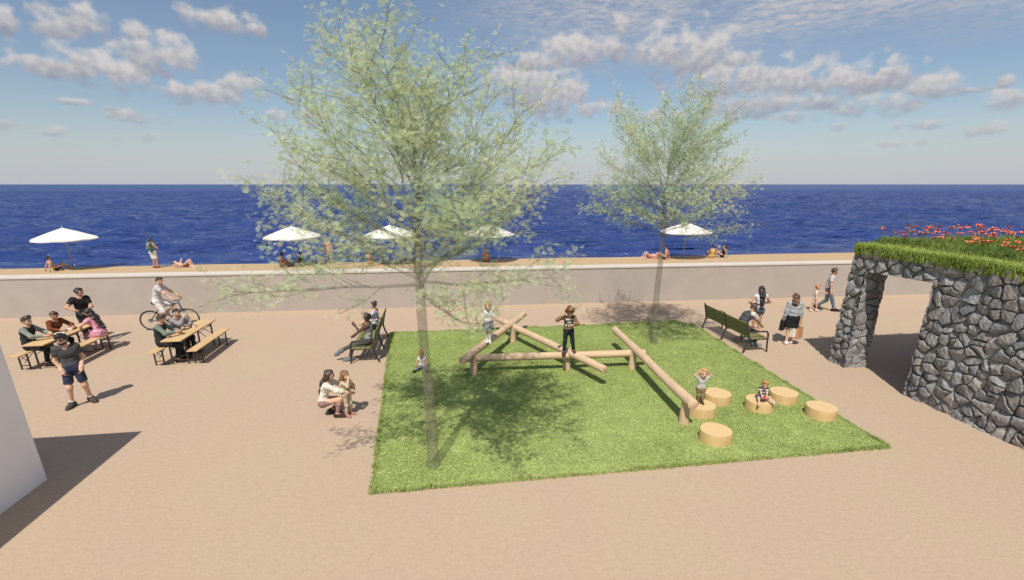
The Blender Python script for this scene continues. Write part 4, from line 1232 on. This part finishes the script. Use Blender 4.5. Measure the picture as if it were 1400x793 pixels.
def cam_dir(x, y): return (-x, -y)
BLACK = (.022, .022, .024)
def people():
    # --- standing man in front, hands in pockets
    p = Person('man in dark grey tee, navy shorts and sunglasses standing with hands in pockets', (-8.55, 11.46, 0), (.55, -.83), 1.76, 'man', 'fair',
        hl=(-.175, .09, .91), hr=(.175, .09, .91), el=(-.6, -1, 0), er=(.6, -1, 0), fl=(-.17, -.05, .075), fr=(.17, .06, .072), tl=(-.35, 1, -.1), tr=(.55, 1, -.1), head=(34, -8), hip=(0, 0, .895))
    p.hair('curly', (.022, .016, .012)).beard().shirt((.075, .075, .08), .60, -.02, .014).legs((.035, .042, .075), .80, .014, 'shorts').shoes((.07, .06, .055), .13, ((.75, .73, .7), .22))
    hd = p.hd; mb = MB(); 
    for sg in (-1, 1): mb.tube([p.hc + p.hs * sg * hd * .08 + p.hf * hd * .41 + p.hu * hd * .05, p.hc + p.hs * sg * hd * .25 + p.hf * hd * .37 + p.hu * hd * .05], [hd * .075, hd * .075], 8)
    for sg in (-1, 1): mb.tube([p.hc + p.hs * sg * hd * .25 + p.hf * hd * .37 + p.hu * hd * .06, p.hc + p.hs * sg * hd * .40 - p.hf * hd * .05 + p.hu * hd * .05], hd * .02, 6)
    mb.tube([p.hc - p.hs * hd * .10 + p.hf * hd * .42 + p.hu * hd * .06, p.hc + p.hs * hd * .10 + p.hf * hd * .42 + p.hu * hd * .06], hd * .025, 6)
    p.part(mb, 'sunglasses', simple('dark_lens', (.01, .01, .01), .2, .1, 5, spec=.6))
    # --- first table
    st = dict(hip=(0, 0, .585), fl=(-.12, .40, .075), fr=(.12, .36, .075))
    p = Person('man with brown hair, grey green sleeves and dark vest seated at the left table', (-11.62, 14.42, 0), (1, .05), 1.78, 'man', 'fair', spine=(0, .12, 1), head=(0, 4),
        hl=(-.10, .50, .90), hr=(.12, .50, .88), el=(-1, -.3, -.6), er=(1, -.3, -.6), **st)
    p.hair('quiff', (.05, .03, .018)).shirt((.22, .25, .22), 1.92, -.04, .012).shirt((.03, .035, .035), 0, -.035, .022, 'vest', nos=True).legs((.02, .022, .026)).shoes((.02, .02, .02))
    p = Person('person in rust brown sweater leaning over the left table, middle of the bench', (-11.62, 15.35, 0), (1, -.35), 1.70, 'woman', 'tan', spine=(0, .30, 1), head=(28, -14),
        hl=(-.16, .52, .84), hr=(.16, .50, .84), el=(-1, -.2, -.5), er=(1, -.2, -.5), **st)
    p.hair('short', (.03, .018, .012)).shirt((.15, .048, .022), 1.92, -.04, .016).legs((.02, .02, .024)).shoes((.03, .025, .02))
    p = Person('man in black tee and striped dark track trousers standing by the left table', (-11.45, 16.42, 0), (.75, -.66), 1.84, 'man', 'tan', head=(-40, -4),
        hl=(-.02, .30, 1.10), hr=(.30, .36, 1.22), el=(-1, -.5, -.3), er=(1, -.6, -.5))
    K = p
    p.hair('short', (.02, .016, .013)).shirt(BLACK, .62, -.03, .012)
    p.legs((.05, .05, .054), 1.93, .014, 'trousers', mats=[cloth((.05, .05, .054)), cloth((.75, .75, .75))],
           paint=lambda c: ((np.abs(c[:, 0]) > .115) & (np.abs(c[:, 1] - .0) < .022)).astype(int)).shoes((.6, .6, .6))
    p = Person('woman with long dark hair in a pink patterned dress sitting at the left table', (-10.52, 15.52, 0), (-1, .25), 1.68, 'woman', 'fair', spine=(-.05, .22, 1), head=(-10, -6),
        hl=(-.22, .42, .84), hr=(.18, .46, .84), el=(-1, -.2, -.4), er=(1, -.2, -.4), hip=(0, 0, .575), fl=(-.12, .38, .07), fr=(.10, .34, .07))
    dm, nt, b = new_mat('pink_floral'); n = noise(nt, texco(nt), 17, 3)
    lnk(nt, ramp(nt, n, [(.42, (.62, .20, .30)), (.50, (.75, .50, .55)), (.60, (.42, .06, .16))]), b.inputs['Base Color']); b.inputs['Roughness'].default_value = .9
    p.hair('long', (.03, .022, .02), V3(.2, -.5, 0), 2.4).shirt(None, .35, -.02, .010, 'dress_top', mat=dm, ).skirt(None, .23, .02, .09, 'dress_skirt', mat=dm).shoes((.5, .42, .36))
    # --- second table
    p = Person('man in green grey sleeves and dark vest looking at his phone at a table', (-8.12, 14.22, 0), (1, .1), 1.76, 'man', 'fair', spine=(0, .10, 1), head=(0, -12),
        hl=(-.08, .46, .90), hr=(.10, .46, .90), el=(-1, -.4, -.6), er=(1, -.4, -.6), **st)
    p.hair('quiff', (.045, .032, .022)).shirt((.17, .22, .18), 1.92, -.04, .012).shirt((.03, .035, .036), 0, -.035, .022, 'vest', nos=True).legs((.025, .028, .032)).shoes((.02, .02, .02))
    p = Person('man in grey jacket over black tee resting chin on hand, beside the phone user', (-8.12, 14.98, 0), (1, -.2), 1.76, 'man', 'fair', spine=(0, .24, 1), head=(36, -4),
        hl=(-.12, .52, .80), hr=(.05, .40, 1.16), el=(-1, -.2, -.6), er=(.8, .6, -1), **st)
    p.hair('short', (.05, .032, .02)).shirt((.27, .25, .27), 1.9, -.04, .016, 'jacket').shirt(BLACK, 0, -.04, .014, 'shirt', nos=True).legs((.03, .032, .036)).shoes((.02, .02, .02))
    # --- cyclist
    rz = BIKE_RZ; f = (-math.sin(rz), math.cos(rz))
    p = Person('cyclist in pale grey tee and white shorts riding a dark blue bicycle', BIKE, f, 1.80, 'man', 'fair', hip=(0, -.24, 1.04), spine=(0, .30, 1), head=(42, -4),
        hl=(-.27, .36, 1.12), hr=(.27, .36, 1.12), el=(-1, -.4, -.5), er=(1, -.4, -.5), fl=(-.12, -.12, .535), fr=(.12, -.08, .215), kl=(-.1, 1, .2), kr=(.1, 1, .2), tl=(0, 1, -.1), tr=(0, 1, -.25))
    p.hair('short', (.045, .03, .02)).shirt((.52, .50, .52), .62, -.03, .013).legs((.72, .70, .69), .97, .014, 'shorts').shoes((.55, .54, .52))
    # --- left park bench, facing left
    bh = dict(hip=(0, -.05, .575))
    p = Person('woman in grey sleeveless top sitting with crossed legs on the left park bench', (-2.36, 13.62, 0), (-1, .02), 1.74, 'woman', 'dark', spine=(0, -.12, 1), head=(4, 2),
        hl=(-.04, .27, 1.06), hr=(.10, .30, .74), el=(-.6, .5, -1), er=(.8, -.3, -.7), fl=(-.10, .48, .075), fr=(-.04, .74, .30), kr=(0, .6, 1), tr=(0, 1, -.55), tl=(0, 1, -.12), **bh)
    p.hair('short', (.016, .013, .012)).shirt((.28, .29, .29), 0, -.03, .009, 'top', nos=True).legs((.085, .075, .075), 1.88).shoes((.16, .17, .19), .12)
    p = Person('woman with hair in a bun and patterned blouse at far end of left bench', (-2.36, 15.18, 0), (-1, .1), 1.68, 'woman', 'fair', spine=(0, -.08, 1), head=(8, 0),
        hl=(-.16, .30, .70), hr=(.12, .30, .72), el=(-1, -.3, -.3), er=(1, -.3, -.3), fl=(-.10, .42, .07), fr=(.10, .40, .07), **bh)
    pm, nt, b = new_mat('patterned_blouse'); n = noise(nt, texco(nt), 20, 2)
    lnk(nt, ramp(nt, n, [(.46, (.58, .54, .62)), (.54, (.16, .15, .20))]), b.inputs['Base Color']); b.inputs['Roughness'].default_value = .9
    p.hair('bun', (.05, .038, .034)).shirt(None, .7, -.03, .012, 'blouse', mat=pm).legs((.02, .02, .022)).shoes((.03, .03, .03))
    # --- crouching woman and child
    p = Person('crouching woman in white blouse and mauve trousers holding a small child', (-2.60, 10.03, 0), (1, .02), 1.62, 'woman', 'fair', hip=(0, -.17, .34), spine=(0, .30, 1), head=(0, -2),
        hl=(-.10, .40, .62), hr=(.12, .40, .58), el=(-1, -.2, -.5), er=(1, -.1, -.6), fl=(-.12, -.04, .07), fr=(.12, .12, .07), kl=(-.2, 1, .3), kr=(.15, 1, .5), tl=(-.1, 1, -.1), tr=(.1, 1, -.1))
    p.hair('long', (.05, .026, .02), V3(.35, .1, 0), 2.0).shirt((.66, .61, .54), 1.55, -.04, .016, 'blouse').legs((.30, .175, .16), 1.88).shoes((.05, .035, .03))
    p = Person('small child in beige top and trousers with hand raised to mouth, held by crouching woman', (-2.26, 9.97, 0), (.85, -.5), 1.08, 'child', 'fair', head=(-10, 0), hl=(-.03, .13, .80), hr=(.03, .13, .885), el=(-.5, .3, -1), er=(.5, .2, -1))
    p.hair('mid', (.20, .095, .045)).shirt((.47, .38, .26), 1.9, -.05, .012, 'sweater').legs((.45, .36, .25), 1.9).shoes((.36, .18, .12))
    # --- children on and near the logs
    p = Person('baby in white vest and grey trousers sitting alone on the grass', (-.73, 12.50, .03), (-.12, -1), .80, 'toddler', 'tan', hip=(0, 0, .085), spine=(0, .04, 1), head=(14, -10), hl=(-.15, .12, .12), hr=(.17, .06, .12),
        fl=(-.16, .28, .04), fr=(.17, .27, .04), kl=(-.5, .2, 1), kr=(.5, .2, 1), tl=(-.3, .7, .5), tr=(.3, .7, .5))
    p.hair('short', (.28, .12, .04)).shirt((.62, .58, .58), .35, -.04, .010, 'vest').legs((.16, .17, .19), 1.85).shoes((.025, .022, .02))
    p = Person('girl in white blouse, navy skirt and white knee socks standing on a log', (1.13, 12.62, .682), (-.1, -1), 1.18, 'child', 'fair', head=(4, -10), fl=(-.03, .03, .055), fr=(.045, -.05, .055), tl=(-.2, 1, -.1), tr=(.1, 1, -.1))
    p.hair('long', (.30, .17, .07), V3(0, -.2, 0)).shirt((.66, .64, .66), .85, 0.0, .012, 'blouse').skirt((.10, .105, .15), .15, .045, .07).shoes((.62, .6, .6), .0, ((.70, .69, .71), .85))
    p = Person('auburn haired boy in brown sweater with black and white chest panel standing on log', (3.18, 11.72, .548), (-.06, -1), 1.36, 'child', 'tan', head=(0, -26), hl=(-.06, .17, .86), hr=(.19, .08, 1.10), el=(-1, -.1, -.6), er=(1, -.2, -1),
        fl=(-.17, -.03, .06), fr=(.12, .03, .06))
    def panel(c):
        z, x, y = c[:, 2], c[:, 0], c[:, 1]
        on = (np.abs(x) < .105) & (y > .03) & (z > .77) & (z < 1.06)
        wht = on & ((((z > .96) & (z < 1.015)) & (np.abs(np.sin(x * 52 + 1)) > .45)) | (((z > .80) & (z < .865)) & (np.abs(np.sin(x * 60)) > .5)) | ((z > .89) & (z < .925) & (np.abs(x) < .06)))
        return np.where(wht, 2, np.where(on, 1, 0))
    p.hair('curly', (.13, .045, .018)).shirt(None, 1.9, -.05, .014, 'sweater', mats=[cloth((.20, .125, .07)), cloth((.02, .02, .02)), cloth((.72, .70, .66))], paint=panel).legs((.022, .026, .032), 1.92).shoes((.05, .035, .03))
    p = Person('small child in camouflage trousers standing on a stump with both hands on head', (5.50, 8.98, .247), (-.15, -1), .84, 'toddler', 'fair', head=(0, 0), hl=(-.11, .02, .75), hr=(.11, .02, .75), el=(-1, 0, .2), er=(1, 0, .2), curll=.2, curlr=.2)
    cm, nt, b = new_mat('camouflage'); n = noise(nt, texco(nt), 14, 2)
    r_ = ramp(nt, n, [(.40, (.10, .075, .03)), (.48, (.30, .22, .10)), (.56, (.17, .14, .06)), (.64, (.40, .31, .17))]); r_.node.color_ramp.interpolation = 'CONSTANT'; lnk(nt, r_, b.inputs['Base Color']); b.inputs['Roughness'].default_value = .9
    p.hair('short', (.48, .30, .12)).shirt((.42, .42, .42), .7, .0, .012, 'shirt').legs(None, 1.9, .012, 'trousers', mat=cm).shoes((.05, .045, .04), .08)
    p = Person('small child in a dark striped top sitting on a stump', (6.98, 8.93, .245), (-.3, -1), .74, 'toddler', 'fair', hip=(0, 0, .072), spine=(0, .06, 1), head=(6, -14), hl=(-.04, .15, .13), hr=(.05, .15, .13),
        fl=(-.14, .21, .05), fr=(.13, .23, .02), kl=(-.6, .3, 1), kr=(.6, .3, .8), tl=(-.4, .8, .2), tr=(.3, .8, .0))
    p.hair('short', (.42, .20, .08)).shirt(None, .7, -.05, .012, 'shirt', mats=[cloth((.055, .05, .075)), cloth((.62, .60, .60))], paint=lambda c: (np.sin(c[:, 2] * 95) > .45).astype(int)).legs((.25, .20, .24), .85, .012, 'shorts').shoes((.55, .40, .36))
    mb = MB(); mb.lathe([(0, -.03), (.03, -.022), (.036, 0), (.03, .022), (0, .03)], 12)
    o = mb.build('toy_ball', simple('red_toy', (.55, .05, .06), .4, .1, 9), None, True); o.location = (6.93, 8.78, .37); tag(o, 'small red toy held by the child sitting on the stump', 'toy')
    # --- right-hand group
    p = Person('bearded man in dark vest and white tee leaning forward on the olive bench', (9.30, 13.30, 0), (1, -.02), 1.78, 'man', 'tan', hip=(0, -.02, .575), spine=(0, .42, 1), curve=.05, head=(0, -12),
        hl=(-.08, .60, .66), hr=(.08, .58, .64), el=(-1, .2, -.2), er=(1, .2, -.2), fl=(-.14, .42, .075), fr=(.16, .38, .075))
    p.hair('short', (.05, .028, .018)).beard((.04, .024, .016)).shirt((.60, .57, .53), .8, -.04, .012).shirt((.075, .075, .085), 0, -.035, .024, 'vest', nos=True).legs((.022, .024, .028)).shoes((.20, .24, .26))
    p = Person('woman with very long black hair and denim shorts standing with her back turned', (10.42, 14.20, 0), (.15, 1), 1.70, 'woman', 'tan', head=(0, -6), hl=(-.22, .16, 1.06), hr=(.22, .22, 1.04), el=(-1, -.6, -.2), er=(1, -.6, -.2))
    p.hair('long', (.030, .022, .024), V3(0, -.1, 0), 2.6).shirt((.62, .60, .62), .2, .03, .010, 'top').legs((.13, .16, .20), .32, .013, 'shorts').shoes((.60, .40, .33))
    p = Person('woman in loose grey blouse and short black skirt carrying bags, back turned', (10.86, 13.15, 0), (.55, .8), 1.68, 'woman', 'fair', head=(-28, 0), hl=(-.23, -.02, .82), hr=(.24, .03, .80), el=(-.5, -1, 0), er=(.5, -1, 0), fl=(-.06, -.10, .068), fr=(.07, .08, .068))
    p.hair('mid', (.12, .055, .035)).shirt((.34, .36, .38), 1.75, -.02, .016, 'blouse', loose=.004).skirt((.018, .018, .02), .17, .03, .07).shoes((.66, .62, .58))
    W_ = lambda q: (p.root.matrix_basis @ Vector(q))
    def bag(name, at, rz, size, mat, label, cat, dz=.0, extra=None):
        t = empty(name, at, rz); tag(t, label, cat)
        w, d, h = size; mb = MB(); z0 = -.17 - h
        v = []
        for (sx, sy, z, k) in [(-1, -1, z0, 1), (1, -1, z0, 1), (1, 1, z0, 1), (-1, 1, z0, 1), (-1, -1, z0 + h, 1.02), (1, -1, z0 + h, 1.02), (1, 1, z0 + h, 1.02), (-1, 1, z0 + h, 1.02)]:
            v.append((sx * w / 2 * k, sy * d / 2 * (1 if z == z0 else .8), z))
        mb.add(v, [[3, 2, 1, 0], [0, 1, 5, 4], [1, 2, 6, 5], [2, 3, 7, 6], [3, 0, 4, 7]])
        mb.build('bag_body', mat, t)
        for s in (-1, 1):
            mb = MB(); mb.tube([(-w * .22, s * d * .38, z0 + h), (-w * .16, s * d * .2, z0 + h + .11), (0, s * .012, -.025), (w * .16, s * d * .2, z0 + h + .11), (w * .22, s * d * .38, z0 + h)], .006, 6); mb.build('handle', mat, t, True)
        return t
    hl = W_(p.wrist['l'] + unit(p.wrist['l'] - p.elbow['l']) * .09); hr = W_(p.wrist['r'] + unit(p.wrist['r'] - p.elbow['r']) * .09)
    bag('tote_bag', hl + Vector((0, 0, .23)), R(40), (.36, .12, .34), cloth((.022, .022, .026)), 'black tote bag at the left side of the woman in the grey blouse', 'bag')
    bag('paper_bag', hr, R(25), (.26, .13, .36), simple('kraft_paper', (.50, .27, .14), .85, .1, 6, bmp=.2), 'brown paper shopping bag in the right hand of the woman with the black skirt', 'bag')
    bag('paper_bag', hr + Vector((-.16, .02, 0)), R(15), (.20, .11, .30), M['paper'], 'white paper shopping bag beside the brown one', 'bag')
    p = Person('man in pale grey tee and blue jeans walking while holding a child by the hand', (15.25, 16.78, 0), (.75, -.62), 1.80, 'man', 'tan', head=(-12, 0), spine=(.02, .06, 1), hr=(.34, .06, .86), hl=(-.27, -.05, .84), fl=(-.07, .30, .075), fr=(.08, -.34, .17), kr=(0, 1, 0), tr=(.05, .75, -.62), hip=(0, -.02, .90))
    p.hair('short', (.06, .035, .025)).beard((.07, .04, .028)).shirt((.48, .46, .46), .62, -.03, .015).legs((.115, .145, .18), 1.93).shoes((.025, .022, .02))
    mh = p.root.matrix_basis @ Vector(p.wrist['r'])
    p = Person('small fair haired child in cream clothes holding the hand of a walking man', (14.72, 16.80, 0), (.75, -.66), 1.10, 'child', 'fair', head=(-10, 4), hl=tuple((Matrix.Translation((14.72, 16.80, 0)) @ Matrix.Rotation(math.atan2(-.75, -.66), 4, 'Z')).inverted() @ (mh + Vector((-.02, 0, -.10)))), el=(-1, -.3, -.3), fl=(-.05, .12, .05), fr=(.05, -.10, .05))
    p.hair('short', (.36, .16, .07)).shirt((.66, .58, .50), .7, -.08, .013, 'tunic').legs((.62, .50, .42), .8, .012, 'shorts').shoes((.60, .50, .42))
    # --- on the sand
    V = .02
    sit = dict(hip=(0, 0, .12), spine=(0, -.15, 1))
    def bather(label, loc, fwd, H, kind, skin, hairs, hc_, trunk, **po):
        p = Person(label, (loc[0], loc[1], loc[2] if len(loc) > 2 else 0.0), fwd, H, kind, skin, vox=V, **po); p.hair(hairs, hc_); p.legs(trunk, .35 if kind != 'man' else .5, .012, 'swimwear', top=.04); return p
    bather('dark haired bather leaning back on both hands, left of the farthest left parasol', (-22.9, 31.75), (.6, .8), 1.75, 'man', 'tan', 'short', (.015, .012, .01), (.02, .018, .016), hip=(0, 0, .12), spine=(0, -.5, 1), hl=(-.3, -.42, .06), hr=(.3, -.42, .06), el=(-.3, -1, .2), er=(.3, -1, .2), fl=(-.12, .60, .07), fr=(.14, .66, .07), kl=(0, .3, 1), kr=(0, .3, 1))
    p = Person('bather in white shorts with a green towel over one shoulder, back turned to the wall', (-17.6, 32.0, 0), (.25, 1), 1.82, 'man', 'tan', vox=V, head=(20, 0), spine=(-.06, 0, 1), hl=(-.20, .22, 1.04), hr=(.20, .24, 1.02), el=(-1, -.5, -.3), er=(1, -.5, -.3))
    p.hair('short', (.03, .02, .015)).legs((.72, .74, .70), .85, .018, 'shorts').shoes((.25, .08, .04))
    S = Sdf(.05); S.wr = .005; sh = p.shoulder['r'] * .55 + p.nb * .45; S.cap(sh + V3(0, .12, -.16), sh + V3(0, .06, .035), .045, .05); S.cap(sh + V3(.0, .06, .035), sh + V3(.0, -.10, .0), .05, .06); S.cap(sh + V3(0, -.13, -.02), sh + V3(.02, -.15, -.42), .07, .09)
    S.cap(sh + V3(-.08, -.13, -.05), sh + V3(-.06, -.15, -.38), .05, .07)
    p.add('towel', S, cloth((.03, .14, .09)), .02)
    lie = dict(lying=1, hip=(0, 0, .11), spine=(0, -1, .16), tl=(0, .9, -.3), tr=(0, .9, -.3))
    def lying(label, loc, fwd, H, kind, skin, hc_, suit):
        p = Person(label, loc, fwd, H, kind, skin, vox=V, hl=(-.45, -.62, .25), hr=(.30, -.25, .06), el=(-1, -.3, .6), er=(1, 0, .1), fl=(-.10, .45, .06), fr=(.12, .52, .06), kl=(0, .2, 1), kr=(0, .2, 1), **lie)
        p.hair('short', hc_).legs(suit, .3, .012, 'swimwear', top=.04)
    lying('sunbather lying with knees raised on the sand, right of the bather with the towel', (-15.95, 32.1, 0), (.95, -.25), 1.75, 'man', 'pink', (.05, .03, .02), (.35, .12, .10))
    lying('sunbather lying with knees raised, just left of the smaller tree trunk', (14.15, 31.6, 0), (-.95, -.2), 1.68, 'woman', 'pink', (.16, .08, .04), (.50, .20, .20))
    bather('bare backed person with deep brown skin sitting left of the second parasol pole', (-9.95, 31.05), (.85, .5), 1.75, 'man', 'brown', 'short', (.012, .010, .010), (.14, .06, .035), fl=(-.12, .62, .07), fr=(.12, .58, .07), hl=(-.1, .42, .35), hr=(.12, .40, .33), kl=(0, .2, 1), kr=(0, .2, 1), **{**sit, 'spine': (0, .1, 1)})
    p = bather('long haired person in a dark green top sitting right of the second parasol pole', (-8.75, 31.10), (-.75, .5), 1.70, 'woman', 'brown', 'long', (.016, .013, .012), (.02, .02, .02), fl=(-.12, .55, .07), fr=(.12, .50, .07), hl=(-.1, .40, .40), hr=(.12, .38, .36), kl=(0, .2, 1), kr=(0, .2, 1), hip=(0, 0, .12), spine=(0, .08, 1)); p.shirt((.03, .07, .035), .3, -.02, .012, 'top')
    bather('bather in pink trunks standing at the waterline facing the wall', (-7.45, 32.45, -.05), (.1, -1), 1.72, 'man', 'fair', 'short', (.06, .035, .02), (.62, .36, .34), head=(10, 0))
    bather('person with golden swimwear sitting on the sand left of the near tree trunk', (-4.75, 31.5), (.35, .9), 1.66, 'woman', 'tan', 'short', (.04, .025, .015), (.42, .25, .08), fl=(-.15, .55, .07), fr=(.15, .55, .07), hl=(-.2, .35, .3), hr=(.2, .35, .3), kl=(-.2, .2, 1), kr=(.2, .2, 1), **sit)
    bather('tanned person sitting on the sand right of the near tree trunk', (2.70, 31.35), (.2, .95), 1.72, 'man', 'mid', 'short', (.015, .012, .01), (.30, .07, .04), fl=(-.15, .55, .07), fr=(.15, .55, .07), hl=(-.2, .35, .3), hr=(.2, .35, .3), kl=(-.2, .2, 1), kr=(.2, .2, 1), **sit)
    bather('dark haired bather sitting in sun between the smaller tree and the last parasol', (15.0, 30.95), (-.7, .7), 1.70, 'man', 'tan', 'short', (.015, .012, .01), (.02, .02, .02), fl=(-.12, .62, .07), fr=(.14, .60, .07), hl=(-.32, -.2, .05), hr=(.32, -.2, .05), el=(-.5, -1, 0), er=(.5, -1, 0), kl=(0, .2, 1), kr=(0, .2, 1), **sit)
    p = bather('sunlit person in yellow swimwear sitting right of the last parasol', (18.55, 31.15), (.15, 1), 1.68, 'woman', 'tan', 'bun', (.02, .015, .012), (.62, .38, .10), fl=(-.15, .50, .07), fr=(.15, .50, .07), hl=(-.2, .30, .3), hr=(.2, .30, .3), kl=(-.2, .2, 1), kr=(.2, .2, 1), **sit); p.shirt((.62, .38, .10), 0, .03, .008, 'swim_top', nos=True)
    p = bather('long haired woman in black swimsuit leaning back, farthest right on the sand', (19.35, 31.2), (-.85, .3), 1.70, 'woman', 'tan', 'long', (.03, .02, .016), (.018, .018, .02), fl=(-.15, .55, .07), fr=(.12, .45, .07), hl=(-.25, -.30, .05), hr=(.15, .30, .42), el=(-.3, -1, 0), kl=(0, .2, 1), kr=(0, .2, 1), hip=(0, 0, .12), spine=(0, -.25, 1)); p.shirt((.018, .018, .02), 0, -.04, .008, 'swimsuit_top', nos=True)
people()

# ------------------------------------------------------------------ small things on the tables
def flat_item(name, loc, rz, size, mat, label, cat):
    t = empty(name, loc, rz); tag(t, label, cat); mb = MB(); mb.box((0, 0, size[2] / 2), size, None, .003); mb.build('cover', mat, t)
    mb = MB(); mb.box((0, 0, size[2] + .002), (size[0] * .94, size[1] * .94, .003)); mb.build('pages', M['paper'], t)
flat_item('notebook', (-11.12, 14.85, .781), R(12), (.22, .30, .012), cloth((.10, .08, .07)), 'open pale notebook on the left table before the seated man', 'notebook')
flat_item('notebook', (-11.16, 15.42, .781), R(-20), (.20, .27, .012), cloth((.55, .50, .44)), 'pale papers under the hands of the person in rust brown', 'notebook')
def phone():
    t = empty('phone', (-7.66, 14.30, .93), R(10)); tag(t, 'dark phone held in both hands over the table', 'phone')
    Mx = Matrix.Rotation(R(35), 3, 'X'); mb = MB(); mb.box((0, 0, 0), (.15, .075, .009), Matrix.Rotation(R(-30), 3, 'Y'), .003); mb.build('phone_case', cloth((.015, .015, .017)), t)
    mb = MB(); mb.box((-.0035, 0, .006), (.138, .068, .002), Matrix.Rotation(R(-30), 3, 'Y')); mb.build('screen', simple('phone_glass', (.01, .012, .016), .15, .05, 4, spec=.6), t)
phone()
